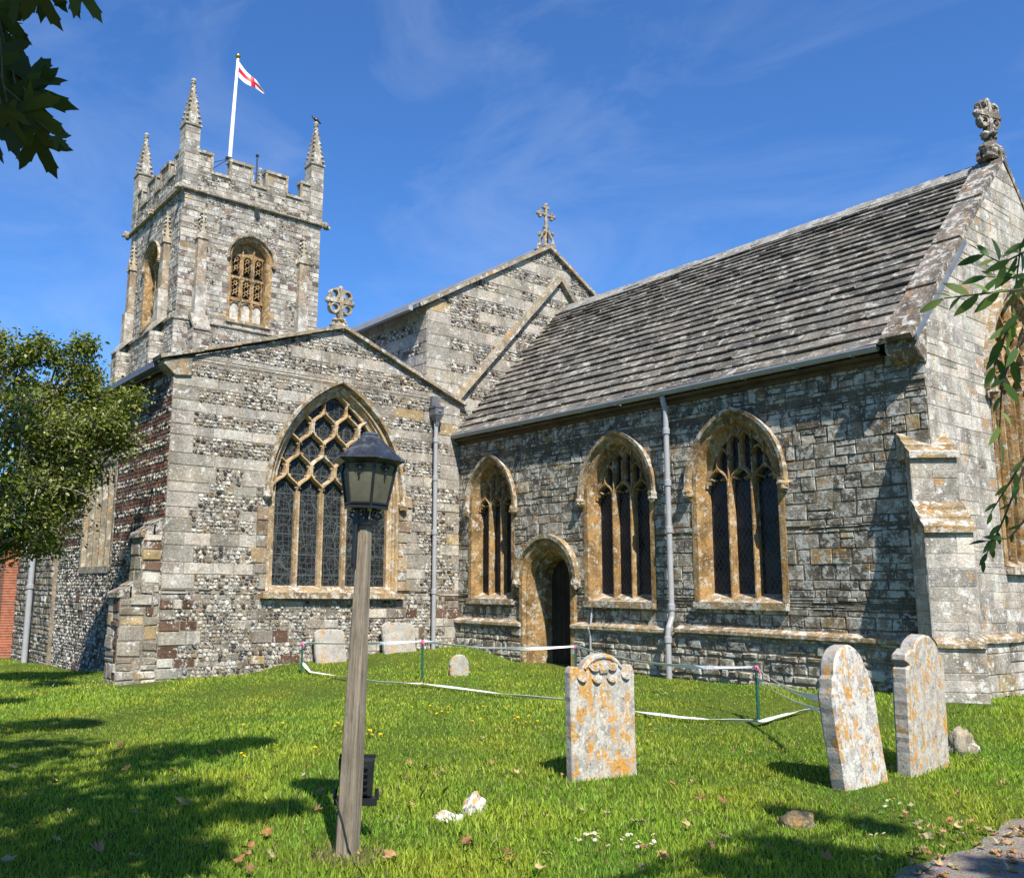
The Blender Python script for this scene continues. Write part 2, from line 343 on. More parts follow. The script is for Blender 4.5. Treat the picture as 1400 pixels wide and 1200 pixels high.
def path_edge(y): return 14.12 + .08*math.sin(y*1.3) + .05*math.sin(y*3.7+1) + .02*math.sin(y*11)
mb = MB(); ys = np.arange(-30, 30, .12); pv = []
for y in ys:
    a = path_edge(y); b = 16.1+.06*math.sin(y*1.7+2)
    for k in range(6):
        x = a+(b-a)*k/5; pv.append((x, y, gz(x, y)+.012+(.012 if 0 < k < 5 else 0)))
pf = [(i*6+k, i*6+k+1, (i+1)*6+k+1, (i+1)*6+k) for i in range(len(ys)-1) for k in range(5)]
mb.add(pv, pf); tag(mb.build('path', 'path', smooth=True), kind='structure')

# ------------------------------------------------------------------ masonry
GREY = (.205, .178, .135); PALE = (.46, .425, .365); BEIGE = (.365, .335, .285); BROWN = (.13, .08, .055); WARM = (.38, .28, .15); RED = (.15, .075, .055)
def flintcol():
    r = random.random()
    if r < .20: return jit((.075, .072, .072), .5)
    if r < .56: return jit((.27, .255, .225), .3)
    if r < .90: return jit((.50, .48, .43), .22)
    return jit((.22, .16, .10), .3)
def stone(mb, q, proud, bev, col, mi=1, n=4, jr=.0):
    # q: four (u,z) corners counter-clockwise from bottom-left
    if n > 4:
        cu = sum(p[0] for p in q)/4; cz = sum(p[1] for p in q)/4; hu = (q[1][0]-q[0][0])/2; hz = (q[3][1]-q[0][1])/2
        a0 = U(0, 6.28); out = []
        for i in range(n):
            a = a0+2*math.pi*(i+U(-.25, .25))/n; ca, sa = math.cos(a), math.sin(a); k = 1/max(abs(ca), abs(sa))**.8*U(.95, 1.22)
            out.append((cu+ca*hu*k, cz+sa*hz*k))
    else: out = [(p[0]+U(-jr, jr), p[1]+U(-jr, jr)) for p in q]
    k = len(out); cu = sum(p[0] for p in out)/k; cz = sum(p[1] for p in out)/k
    hu = max(.01, (max(p[0] for p in out)-min(p[0] for p in out))/2); hz = max(.01, (max(p[1] for p in out)-min(p[1] for p in out))/2)
    fu, fz = max(.3, 1-bev/hu), max(.3, 1-bev/hz)
    inn = [(cu+(p[0]-cu)*fu, cz+(p[1]-cz)*fz) for p in out]
    tu, tz = U(-.1, .1)*proud/hu, U(-.25, .25)*proud/hz
    vs = [(p[0], .012, p[1]) for p in out] + [(p[0], -proud*U(.8, 1.15)+(p[0]-cu)*tu+(p[1]-cz)*tz, p[1]) for p in inn]
    fs = [(i, (i+1) % k, k+(i+1) % k, k+i) for i in range(k)] + [tuple(range(k, 2*k))]
    mb.add(vs, fs, col, mi)
class Face:
    """A wall face in local coordinates: x along the wall, z up, outside towards -y."""
    def __init__(s, z0, z1, left, right, holes=()): s.z0, s.z1, s.left, s.right, s.holes = z0, z1, left, right, holes
    def iv(s, z):
        a, b = s.left(z), s.right(z); out = [(a, b)]
        for h in s.holes:
            r = h(z)
            if not r: continue
            o2 = []
            for (p, q) in out:
                if r[1] <= p or r[0] >= q: o2.append((p, q)); continue
                if r[0] > p: o2.append((p, r[0]))
                if r[1] < q: o2.append((r[1], q))
            out = o2
        return [i for i in out if i[1]-i[0] > .012]
    def strips(s, za, zb, depth=0):
        A, B = s.iv(za+1e-4), s.iv(zb-1e-4)
        if len(A) == len(B): return [(za, zb, [(a[0], a[1], b[0], b[1]) for a, b in zip(A, B)])]
        if depth > 4: 
            k = A if len(A) < len(B) else B; return [(za, zb, [(a[0], a[1], a[0], a[1]) for a in k])]
        m = (za+zb)/2; return s.strips(za, m, depth+1)+s.strips(m, zb, depth+1)
    def base(s, mb, step=.06, mi=0, col=(.2, .2, .2), y=0):
        z = s.z0
        while z < s.z1-1e-6:
            z2 = min(z+step, s.z1)
            for a, b, L in s.strips(z, z2):
                for (l0, r0, l1, r1) in L: mb.quad((l0, y, a), (r0, y, a), (r1, y, b), (l1, y, b), col, mi)
            z = z2
    def rows(s, mb, gen):
        z = s.z0
        while z < s.z1-.02:
            r = gen(z); h = r['h']
            if s.z1-(z+h) < .06: h = s.z1-z
            sub = r.get('sub', 1)
            for k in range(sub):
                za, zb = z+h*k/sub, z+h*(k+1)/sub
                for a, b, L in s.strips(za, zb):
                    if b-a < .018: continue
                    for (l0, r0, l1, r1) in L: s.course(mb, a, b, l0, r0, l1, r1, r)
            z += h
    def course(s, mb, a, b, l0, r0, l1, r1, r):
        if 'mix' in r: return s.mixed(mb, a, b, l0, r0, l1, r1, r)
        lm, rm = min(l0, l1), max(r0, r1); u = lm; g = r.get('gap', .008)/2; us = [lm]
        while u < rm:
            w = U(*r['w']); 
            if rm-(u+w) < r['w'][0]*.55: w = rm-u
            u += w; us.append(min(u, rm))
        for i in range(len(us)-1):
            p, q = us[i], us[i+1]
            q0 = (max(p, l0) if i else l0, max(p, l1) if i else l1); q1 = (min(q, r0) if i < len(us)-2 else r0, min(q, r1) if i < len(us)-2 else r1)
            if q1[0]-q0[0] < .012 and q1[1]-q0[1] < .012: continue
            qq = [(q0[0]+g, a+g), (max(q1[0]-g, q0[0]+g+.002), a+g), (max(q1[1]-g, q0[1]+g+.002), b-g), (q0[1]+g, b-g)]
            col = r['col'](); nn = r.get('n', 4)
            if nn > 4 and random.random() < .04: continue
            if nn == 4 and b-a > .19 and random.random() < r.get('split', .16):
                m_ = U(.35, .65); L_ = [(qq[0][k]+(qq[3][k]-qq[0][k])*m_) for k in (0, 1)]; R_ = [(qq[1][k]+(qq[2][k]-qq[1][k])*m_) for k in (0, 1)]
                stone(mb, [qq[0], qq[1], (R_[0], R_[1]-g), (L_[0], L_[1]-g)], U(*r['proud']), r.get('bev', .012), col, 1, 4, r.get('j', .006))
                stone(mb, [(L_[0], L_[1]+g), (R_[0], R_[1]+g), qq[2], qq[3]], U(*r['proud']), r.get('bev', .012), r['col'](), 1, 4, r.get('j', .006)); continue
            stone(mb, qq, U(*r['proud']), r.get('bev', .012), col, 1, nn if nn == 4 else random.choice((5, 6, 7)), r.get('j', .006))
def _mixed(s, mb, a, b, l0, r0, l1, r1, r):
    lm, rm = min(l0, l1), max(r0, r1); u = lm; ch = []
    while u < rm-1e-6:
        end = (u == lm and l0 == l1 and r.get('quoin')) ; blk = random.random() < r['mix'] or end
        w = U(*r['bw']) if blk else U(*r['fw'])
        if rm-(u+w) < .12: w = rm-u
        ch.append((u, u+w, blk)); u += w
    if r.get('quoin') and r0 == r1 and ch and ch[-1][1]-ch[-1][0] < .8: ch[-1] = (ch[-1][0], ch[-1][1], True)
    L = lambda z: l0+(l1-l0)*(z-a)/(b-a); Rr = lambda z: r0+(r1-r0)*(z-a)/(b-a); g = .004
    for i, (p, q, blk) in enumerate(ch):
        lo = (lambda z, p=p: max(p, L(z))) if i else L; hi = (lambda z, q=q: min(q, Rr(z))) if i < len(ch)-1 else Rr
        if blk:
            if hi(a)-lo(a) < .02 and hi(b)-lo(b) < .02: continue
            stone(mb, [(lo(a)+g, a+g), (max(hi(a)-g, lo(a)+.004), a+g), (max(hi(b)-g, lo(b)+.004), b-g), (lo(b)+g, b-g)], U(*r['proud']), r.get('bev', .01), r['col'](), 1, 4, .006)
        else:
            n = max(1, round((b-a)/r.get('fh', .075)))
            for k in range(n):
                za, zb = a+(b-a)*k/n, a+(b-a)*(k+1)/n; zm = (za+zb)/2; x, X = lo(zm), hi(zm)
                while x < X-.015:
                    w = U(.035, .125)*r.get('fs', 1); x2 = min(x+w, X); dz = U(-.012, .012)
                    if random.random() > .05: stone(mb, [(x+.001, za+dz), (x2, za+dz), (x2, zb+dz+.003), (x+.001, zb+dz+.003)], U(.006, .03), .018, flintcol(), 1, random.choice((5, 6, 7)))
                    x = x2
Face.mixed = _mixed
def C(*opts):
    # weighted choice of base colours
    cs = [o[0] for o in opts]; ws = [o[1] for o in opts]; vv = [o[2] if len(o) > 2 else .2 for o in opts]
    def f():
        i = random.choices(range(len(cs)), ws)[0]; return jit(cs[i], vv[i])
    return f
def g_chancel(z): return dict(h=U(.13, .25), w=(.13, .46), proud=(.003, .018), bev=.012, gap=.007, j=.013, split=.25, col=C((GREY, 5, .3), ((.27, .24, .19), 2), ((.14, .125, .10), 3), (WARM, .3)))  # darker than g_east: the side wall's weaker light is put into the tone
def g_plinth(z): return dict(h=U(.09, .2), w=(.14, .42), proud=(.01, .045), bev=.025, gap=.014, j=.016, col=C((GREY, 4, .3), ((.26, .22, .15), 3), ((.14, .125, .1), 2)))
def g_east(z): return dict(h=U(.18, .29), w=(.24, .66), proud=(.001, .009), bev=.008, gap=.005, j=.010, split=.2, col=C((PALE, 5, .15), (BEIGE, 2), ((.28, .26, .23), 1)))
def g_eastplinth(z): return dict(h=U(.2, .3), w=(.3, .7), proud=(.004, .018), bev=.012, gap=.01, j=.01, col=C((BEIGE, 4), (PALE, 2), ((.3, .24, .14), 1)))
_bs = {'k': 0}
def g_band(z):
    _bs['k'] += 1; o = _bs['k'] % 2
    if z < 1.45: return dict(h=U(.17, .27), mix=.38, quoin=1, bw=(.16, .55), fw=(.25, .9), proud=(.006, .03), bev=.016, col=C((BEIGE, 3, .25), (PALE, 1.5), (BROWN, 2.2, .35), (WARM, .6), ((.25, .22, .18), 2)))
    if z < 3.6: return dict(h=U(.19, .26) if o else U(.24, .34), mix=.5 if o else .05, quoin=1, bw=(.35, .95), fw=(.3, 1.2), proud=(.004, .016), bev=.009, col=C((BEIGE, 5, .18), ((.28, .255, .21), 4, .2), (PALE, 1), (WARM, .2), (BROWN, .6)))
    return dict(h=U(.21, .27) if o else U(.24, .36), mix=.94 if o else .02, quoin=1, bw=(.45, 1.0), fw=(.3, 1.0), proud=(.004, .012), bev=.008, col=C((BEIGE, 6, .16), ((.30, .275, .225), 4, .2), (WARM, .15), (PALE, .6)))
def g_nave(z):
    _bs['k'] += 1; o = _bs['k'] % 2
    return dict(h=U(.26, .33) if o else U(.22, .30), mix=.93 if o else .03, quoin=1, bw=(.5, 1.1), fw=(.4, 1.2), proud=(.004, .012), bev=.008, col=C((BEIGE, 6, .15), ((.37, .335, .265), 4, .15), (WARM, .3)))
def g_tower(z): return dict(h=U(.17, .30), w=(.16, .55), proud=(.004, .022), bev=.014, gap=.009, j=.014, col=C((BEIGE, 5, .22), ((.30, .275, .23), 4, .22), (PALE, 3, .15), ((.15, .13, .12), 1.2, .35), (WARM, .3), ((.21, .15, .125), .7, .3)))
def g_tower2(z): return dict(h=U(.17, .30), mix=.70, quoin=1, bw=(.2, .62), fw=(.15, .6), fh=.085, fs=1.2, proud=(.004, .022), bev=.014, col=C((BEIGE, 5, .2), ((.30, .275, .23), 4, .2), (PALE, 3, .15), ((.17, .145, .13), 1.0, .35), (WARM, .3), ((.21, .15, .125), .6, .3)))
def g_south(z):
    _bs['k'] += 1
    if z > 2.5:
        if _bs['k'] % 2: return dict(h=.17, sub=2, w=(.16, .24), proud=(.004, .014), bev=.008, gap=.008, j=.006, split=0, col=C((RED, 5, .35), (BROWN, 1.5), ((.22, .1, .06), 1), ((.2, .16, .13), .6)))
        return dict(h=.15, mix=.06, bw=(.2, .4), fw=(.4, 1.5), proud=(.006, .02), col=C((BEIGE, 1), (BROWN, 1)))
    return dict(h=U(.17, .25), mix=.22, bw=(.16, .4), fw=(.3, 1.2), proud=(.006, .03), bev=.016, col=C((BEIGE, 3, .25), (BROWN, 2, .3), ((.2, .18, .15), 2)))

# ------------------------------------------------------------------ gothic openings
class Arch:
    """Pointed opening, half width a, sill z0, springing s, apex A, centred at x=c."""
    def __init__(o, c, a, z0, s, A, four=False):
        o.c, o.a, o.z0, o.s, o.A, o.four = c, a, z0, s, A, four
        h = A-s; o.r = (a*a+h*h)/(2*a)
    def half(o, z, off=0):
        if z < o.z0-off*0 or z >= o.top(off): return None
        if z <= o.s: return o.a+off
        if o.four:
            t = (z-o.s)/(o.A+off-o.s); return (o.a+off)*max(0, (1-t**2.2))**.62
        r = o.r+off; return max(0, (o.a-o.r)+math.sqrt(max(0, r*r-(z-o.s)**2)))
    def top(o, off=0):
        if o.four: return o.A+off
        return o.s+math.sqrt(max(0, (o.r+off)**2-(o.r-o.a)**2))
    def hole(o, off=0):
        def f(z):
            h = o.half(z, off); return (o.c-h, o.c+h) if (h and z > o.z0) else None
        return f
    def path(o, off=0, zb=None, n=12):
        zb = o.z0 if zb is None else zb; T = o.top(off); P = []
        if zb < o.s: P.append((o.a+off, zb))
        for i in range(n+1):
            if o.four: z = o.s+(T-o.s)*math.sin(math.pi/2*i/n); x = o.half(min(z, T-1e-6), off) if i < n else 0
            else:
                r = o.r+off; aT = math.acos(max(-1, min(1, (o.r-o.a)/r))); a = aT*i/n; x = (o.a-o.r)+r*math.cos(a); z = o.s+r*math.sin(a)
            P.append((max(0, x), z))
        return [(o.c-x, z) for x, z in P]+[(o.c+x, z) for x, z in reversed(P[:-1])]
def loft(mb, paths, col=(.5, .5, .5), mi=0):
    """paths: list of (points[(x,z)], y) with equal length; joins successive ones with quads."""
    n = len(paths[0][0]); vs = [(x, y, z) for P, y in paths for x, z in P]
    fs = [(r*n+i, r*n+i+1, (r+1)*n+i+1, (r+1)*n+i) for r in range(len(paths)-1) for i in range(n-1)]
    mb.add(vs, fs, col, mi)
def bar(mb, pts, w, y0, y1, col=(.5, .5, .5), mi=0):
    """chamfered stone bar along a 2-D polyline in the wall plane, front y0, back y1"""
    k = len(pts); L = []
    for i in range(k):
        a = pts[max(i-1, 0)]; b = pts[min(i+1, k-1)]; dx, dz = b[0]-a[0], b[1]-a[1]; q = math.hypot(dx, dz) or 1; nx, nz = -dz/q, dx/q
        ring = []
        for (o, y) in ((-.5, y1), (-.5, y0+.45*(y1-y0)), (-.2, y0), (.2, y0), (.5, y0+.45*(y1-y0)), (.5, y1)): ring.append((pts[i][0]+nx*o*w, y, pts[i][1]+nz*o*w))
        L += ring
    fs = [(i*6+j, (i+1)*6+j, (i+1)*6+j+1, i*6+j+1) for i in range(k-1) for j in range(5)]
    fs += [(0, 1, 2, 3, 4, 5), tuple(reversed(range((k-1)*6, k*6)))]
    mb.add(L, fs, col, mi)
def clip_inside(pts, ar, off):
    out = []; cur = []
    for p in pts:
        h = ar.half(p[1], off) if p[1] > ar.z0 else None
        if h is not None and abs(p[0]-ar.c) <= h: cur.append(p)
        else:
            if len(cur) > 1: out.append(cur)
            cur = []
    if len(cur) > 1: out.append(cur)
    return out
def seg(a, b, n=8): return [(a[0]+(b[0]-a[0])*i/n, a[1]+(b[1]-a[1])*i/n) for i in range(n+1)]
def arc_head(x0, x1, z, h, n=8, ogee=.0):
    # pointed little arch from (x0,z) to (x1,z), rise h
    a = Arch((x0+x1)/2, (x1-x0)/2, z-.01, z, z+h); P = [p for p in a.path(0, z, n)]
    if ogee: P = [(x, zz+ogee*max(0, 1-abs(x-a.c)/(.35*a.a))**1.5) for x, zz in P]
    return P
def cusps(mb, P, w, y0, y1, size):
    # small pointed foils on the inner side of an arch-head polyline
    for i in (len(P)//4, 3*len(P)//4):
        p = P[i]; mid = (sum(q[0] for q in P)/len(P), min(q[1] for q in P)); dx, dz = mid[0]-p[0], mid[1]+.1-p[1]; L = math.hypot(dx, dz) or 1
        t = (p[0]+dx/L*size, p[1]+dz/L*size); bar(mb, [p, ((p[0]+t[0])/2, (p[1]+t[1])/2+.01), t], w*.7, y0+.02, y1-.02)
def window(parent, name, wallloc, rz, ar, mould, hood, sill, glassmat, tracery, depth, frame_mat='ham', stops=True, trmat='ham', label=None):
    """ar: opening at wall face. mould: list of (offset, y). Frame is the part; tracery, glass, hood_mould, sill are its sub-parts."""
    mb = MB(); loft(mb, [(ar.path(o), y) for o, y in mould])
    fr = mb.build(name, frame_mat, parent, wallloc, rz)
    if label: fr['label'] = label
    io = mould[-1][0]
    g = MB(); P = ar.path(io, ar.z0-.02); g.add([(x, depth, z) for x, z in P], [tuple(range(len(P)))]); g.build('glass', glassmat, fr)
    t = MB(); tracery(t, ar, io)
    if t.v: t.build('tracery', trmat, fr)
    if hood:
        o0, o1, pr = hood; h = MB()
        loft(h, [(ar.path(o1, hood_zb(ar)), .01), (ar.path(o1, hood_zb(ar)), -pr), (ar.path(o0+.03, hood_zb(ar)), -pr*.9), (ar.path(o0, hood_zb(ar)), .0)])
        if stops:
            for sg in (-1, 1):
                for k in range(4): h.blob((ar.c+sg*(ar.a+(o0+o1)/2)+U(-.02, .02), -pr*.55+U(-.02, .02), hood_zb(ar)-.05+U(-.035, .035)), .085, random.randint(0, 999), .25)
        h.build('hood_mould', 'hamlow', fr)
    if sill:
        w, pr, h_ = sill; s_ = MB(); c = ar.c; z = ar.z0; io_ = ar.a+io
        # splayed top from glass out to a drip edge
        s_.prism([(c-w, z-h_), (c+w, z-h_), (c+w, z-.01), (c-w, z-.01)], -pr, .02, bev=.012)
        s_.add([(c-ar.a-.0, -pr*.5, z-.012), (c+ar.a, -pr*.5, z-.012), (c+io_, depth-.005, z+.13), (c-io_, depth-.005, z+.13)], [(0, 1, 2, 3)])
        s_.add([(c-ar.a, -pr*.5, z-.012), (c-io_, depth-.005, z+.13), (c-ar.a, depth, z-.012)], [(0, 1, 2)]); s_.add([(c+ar.a, -pr*.5, z-.012), (c+ar.a, depth, z-.012), (c+io_, depth-.005, z+.13)], [(0, 1, 2)])
        s_.build('sill', 'hamlow', fr)
    return fr
def hood_zb(ar): return ar.s-.06

def tracery3(mb, ar, io):
    a = ar.a+io; w = 2*a/3; c = ar.c; y0, y1 = .13, .29; bw = .056; zs = ar.s+.02
    for k in (-.5, .5): bar(mb, seg((c+k*w, ar.z0), (c+k*w, zs+.05), 3), bw*1.15, y0-.03, y1)
    for k in (-1, 0, 1):
        P = arc_head(c+(k-.5)*w, c+(k+.5)*w, zs-.08, .30, 7, .05); 
        for q in clip_inside(P, ar, io+.02): bar(mb, q, bw, y0, y1)
        cusps(mb, P, bw, y0, y1, .13)
    for k in (-1, -.5, 0, .5, 1):
        b = zs+.2 if k in (-1, 0, 1) else zs-.02
        for q in clip_inside(seg((c+k*w, b), (c+k*w, ar.A), 24), ar, io+.02): bar(mb, q, bw*(1.2 if k == 0 else .8), y0, y1)
    for k in (-.75, -.25, .25, .75):
        tz = ar.half  # heads of the upper panels, the middle pair higher
        zt = zs+(.78 if abs(k) < .5 else .52)
        P = arc_head(c+(k-.25)*w, c+(k+.25)*w, zt-.12, .2, 6)
        for q in clip_inside(P, ar, io+.02): bar(mb, q, bw*.8, y0, y1)
        P = arc_head(c+(k-.25)*w, c+(k+.25)*w, zs+.24, -.12, 5)
    for k in (-.5, .5):
        P = arc_head(c+(k-.5)*w, c+(k+.5)*w, zs+.72, .34, 8)
        for q in clip_inside(P, ar, io+.02): bar(mb, q, bw, y0-.02, y1)
    # solid spandrel above the panels
    P = ar.path(io+.02, ar.s); n = len(P)
    Q = ar.path(io-.09, ar.s); loft(mb, [(P, y0+.03), (Q, y0+.03), (Q, y1)])
def tracery5(mb, ar, io):
    a = ar.a+io; w = 2*a/5; c = ar.c; y0, y1 = .10, .26; bw = .096; s = ar.s+.06; h = .475
    for k in (-1.5, -.5, .5, 1.5): bar(mb, seg((c+k*w, ar.z0), (c+k*w, s), 3), bw, y0-.02, y1)
    for k in range(-8, 9):
        x0 = c+(k-.5)*w
        for d in (-1, 1):
            P = []
            for i in range(0, 8*9+1):
                t = i/9; ph = t % 2; ph = ph if ph <= 1 else 2-ph
                e = min(1, max(0, (ph-.14)/.72)); e = e*e*e*(e*(6*e-15)+10)
                P.append((x0+d*(w/2-.020)*e, s+t*h))
            for q in clip_inside(P, ar, io+.03): 
                if abs(k-.5) < 3.2 and len(q) > 2: bar(mb, q, bw*.78, y0, y1)
            # foils springing from the strands
            for j in range(0, 7):
                for f in (.3, .7):
                    i = int((j+f)*9)
                    if i >= len(P): continue
                    p = P[i]; hh = ar.half(p[1], io-.06)
                    if hh is None or abs(p[0]-c) > hh: continue
                    rise = j % 2 == 0; lo = (f < .5) == rise
                    sx = d if lo else -d; t = (p[0]+sx*.062, p[1]+(-.035 if f < .5 else .035)*(1 if True else 0)); bar(mb, [p, t], .036, y0+.04, y1-.05)
    P = ar.path(io+.02); Q = ar.path(io-.05); loft(mb, [(P, y0+.02), (Q, y0+.04), (Q, y1)])

# ------------------------------------------------------------------ church
church = empty('church', (5, 3, .2), 'medieval stone church with crenellated tower, slate roofed chancel and banded flint gables', 'church')
CH = church
def cp(o): return o
# shift so that children can use world coordinates
class _P: pass
def part(mb, name, mats, loc=(0, 0, 0), rz=0, parent=None, smooth=False, label=None):
    if parent is None: o = mb.build(name, mats, CH, (loc[0]-5, loc[1]-3, loc[2]-.2), rz, smooth)
    else: o = mb.build(name, mats, parent, loc, rz, smooth)
    if label: o['label'] = label
    return o
EAVE, RIDGE, AXIS, XE = 5.18, 9.12, 3.42, 10.97
# --- chancel south wall
W1 = Arch(1.2, .70, 1.47, 3.5, 4.55); W2 = Arch(5.02, .80, 1.47, 3.5, 4.58); W3 = Arch(7.70, .81, 1.5, 3.52, 4.62)
DR = Arch(3.06, .70, .0, 1.85, 2.58)
holes = [w.hole(.10) for w in (W1, W2, W3)]+[DR.hole(.06)]
F = Face(.95, EAVE, lambda z: 0, lambda z: XE, holes); mb = MB(); F.base(mb); F.rows(mb, g_chancel)
chw = part(mb, 'chancel_wall', ['mortar_dark', 'chancel'], (0, 0, 0), 0, None, False, 'shade-toned lichened side wall of coursed grey stone')
F = Face(-.2, .95, lambda z: 0, lambda z: XE+.05, [DR.hole(.06)]); mb = MB(); F.base(mb); F.rows(mb, g_plinth)
part(mb, 'plinth', ['mortar', 'chancel'], (0, -.07, 0))
mb = MB()
def string(mb, x0, x1, z, pr, y=0):
    n = max(1, int((x1-x0)/.9)); 
    for i in range(n):
        a, b = x0+(x1-x0)*i/n, x0+(x1-x0)*(i+1)/n-.006; j = U(-.006, .006); k = U(-.006, .006)
        mb.add([(a, y+.02, z+.13+j), (b, y+.02, z+.13+j), (b, y-pr+k, z+.055+j), (a, y-pr+k, z+.055+j), (a, y-pr+k, z+j), (b, y-pr+k, z+j), (b, y-pr+.06, z-.03+j), (a, y-pr+.06, z-.03+j), (a, y+.02, z-.03), (b, y+.02, z-.03)],
               [(3, 2, 1, 0), (4, 5, 2, 3), (7, 6, 5, 4), (8, 9, 6, 7), (0, 8, 7, 4, 3), (1, 2, 5, 6, 9)])
for x0, x1, z in ((0, DR.c-.76, .90), (DR.c+.76, 6.27, .92), (6.43, XE, .95)):
    mb = MB(); string(mb, x0, x1, z, .15); part(mb, 'string_course', 'hamlow')
mld3 = [(.11, .004), (.11, -.022), (.0, -.022), (-.02, .0), (-.035, .04), (-.04, .07), (-.065, .12), (-.085, .15), (-.095, .20), (-.10, .28)]
for w in (W1, W2, W3):
    k = .85 if w is W1 else 1
    window(CH, 'chancel_window', (-5, -3, -.2), 0, w, [(o*k if o < 0 else o, y) for o, y in mld3], (.09, .185, .12), (w.a+.10, .10, .13), 'quarry', tracery3, .27)
# --- priest's door
mb = MB(); mdd = [(.12, .004), (.12, -.09), (.02, -.09), (-.02, -.04), (-.03, -.02), (-.06, -.02), (-.07, .06), (-.14, .12), (-.15, .18), (-.22, .24), (-.26, .3), (-.27, .55)]
loft(mb, [(DR.path(o, -.1), y) for o, y in mdd]); fr = part(mb, 'doorway', 'ham', label='golden moulded stone doorway with pointed arch')
h = MB(); loft(h, [(DR.path(.24, 1.84), .01), (DR.path(.24, 1.84), -.16), (DR.path(.15, 1.84), -.15), (DR.path(.12, 1.84), -.02)])
for sg in (-1, 1):
    for k in range(4): h.blob((DR.c+sg*(DR.a+.18)+U(-.02, .02), -.1+U(-.02, .02), 1.8+U(-.035, .03)), .085, random.randint(0, 999), .25)
h.build('hood_mould', 'hamlow', fr)
d = MB(); io = -.27
for i in range(6):
    x0 = DR.c-.43+i*.86/6; d.box(x0+.004, x0+.86/6-.004, .5, .54, .1, 2.4)
for z in (.5, 1.5): d.box(DR.c-.42, DR.c+.2, .485, .505, z, z+.05)
d.tube([(DR.c+.3, .47, 1.15), (DR.c+.3, .45, 1.08), (DR.c+.3, .47, 1.01)], .012)
d.build('door', 'doorwood', fr)
# --- east gable wall (local x = +Y world)
EW = Arch(3.42, 1.25, 2.1, 4.9, 6.7)
slope = (RIDGE-EAVE)/(AXIS+.35)
def gl(z): return 0 if z < EAVE+.42 else max(0, (z-EAVE-.42)*AXIS/(RIDGE+.02-EAVE-.42))
F = Face(1.0, RIDGE+.0, gl, lambda z: 2*AXIS-gl(z), [EW.hole(.08)]); mb = MB(); F.base(mb, .1); F.rows(mb, g_east)
part(mb, 'gable_wall', ['mortar_pale', 'pale'], (XE, 0, 0), R(90), None, False, 'pale ashlar east gable wall')
F = Face(-.2, 1.0, lambda z: -.05, lambda z: 2*AXIS); mb = MB(); F.base(mb, .2); F.rows(mb, g_eastplinth); 
part(mb, 'gable_plinth', ['mortar', 'pale'], (XE+.07, 0, 0), R(90))
mb = MB(); string(mb, .2, 2*AXIS, .97, .13); part(mb, 'string_course', 'hamlow', (XE, 0, 0), R(90))
def tr_east(mb, ar, io):
    tracery5(mb, Arch(ar.c, ar.a, ar.z0, ar.s, ar.A), io)
window(CH, 'east_window', (XE-5, -3, -.2), R(90), EW, [(.12, .004), (.12, -.02), (0, -.02), (-.05, .05), (-.1, .12), (-.12, .28)], (.13, .25, .12), (1.35, .1, .13), 'quarry', tr_east, .28)
# chancel back walls
mb = MB(); mb.box(0, XE-.03, 2*AXIS-.3, 2*AXIS, -.2, EAVE); part(mb, 'rear_wall', 'pale')
# --- diagonal buttress
def diag_buttress(loc, rz, w, stages, name, mats, plinth=None):
    """local -y is outward. stages: list of (z0, z1, projection); sloping stone weathering on top of each."""
    mb = MB(); hw = w/2; nst = len(stages)
    for i, (z0, z1, p) in enumerate(stages):
        for (rot, a, b) in ((0, -hw, hw), (90, -p, .0), (-90, .0, p)):
            m2 = MB(); Fc = Face(z0, z1, lambda z, a=a: a, lambda z, b=b: b); Fc.base(m2, .3); Fc.rows(m2, g_east if plinth is None else plinth)
            if rot == 0: m2.xf(Matrix.Translation((0, -p, 0)))
            elif rot == 90: m2.xf(Matrix.Translation((hw, 0, 0)) @ Matrix.Rotation(R(90), 4, 'Z'))
            else: m2.xf(Matrix.Translation((-hw, 0, 0)) @ Matrix.Rotation(R(-90), 4, 'Z'))
            o = len(mb.v); mb.v += m2.v; mb.f += [[q+o for q in f] for f in m2.f]; mb.c += m2.c; mb.m += m2.m
        mb.quad((-hw, -p, z1), (hw, -p, z1), (hw, .1, z1), (-hw, .1, z1))
    b = part(mb, name, mats, loc, rz)
    return b
def weathering(parent, w, p_out, p_in, z0, z1, n=3, mat='hamlow', ov=.06):
    mb = MB(); hw = w/2+.02
    for i in range(n):
        ya, yb = -(p_out+ov)+(p_out+ov-p_in)*i/n, -(p_out+ov)+(p_out+ov-p_in)*(i+1)/n+.03; za, zb = z0+(z1-z0)*i/n, z0+(z1-z0)*(i+1)/n; t = .07 if i == 0 else .04
        mb.add([(-hw, ya, za-t if i == 0 else z0-.05), (hw, ya, za-t if i == 0 else z0-.05), (hw, ya, za+.015), (-hw, ya, za+.015), (hw, yb, zb), (-hw, yb, zb), (hw, yb, z0-.05), (-hw, yb, z0-.05)],
               [(0, 1, 2, 3), (3, 2, 4, 5), (1, 6, 4, 2), (7, 0, 3, 5), (7, 6, 1, 0), (5, 4, 6, 7)])
    return mb.build('weathering', mat, parent)
b = diag_buttress((XE-.06, .03, 0), R(45), .62, [(-.3, 1.0, .60), (1.0, 2.55, .50), (2.55, 3.62, .16)], 'buttress', ['mortar_pale', 'pale'])
b['label'] = 'pale diagonal corner buttress with two orange weatherings'
weathering(b, .62, .50, .14, 2.55, 2.98); weathering(b, .62, .16, -.25, 3.62, 4.0, 3)
mb = MB(); string(mb, -.31, .31, .95, .12, -.53); mb.build('string_course', 'hamlow', b)

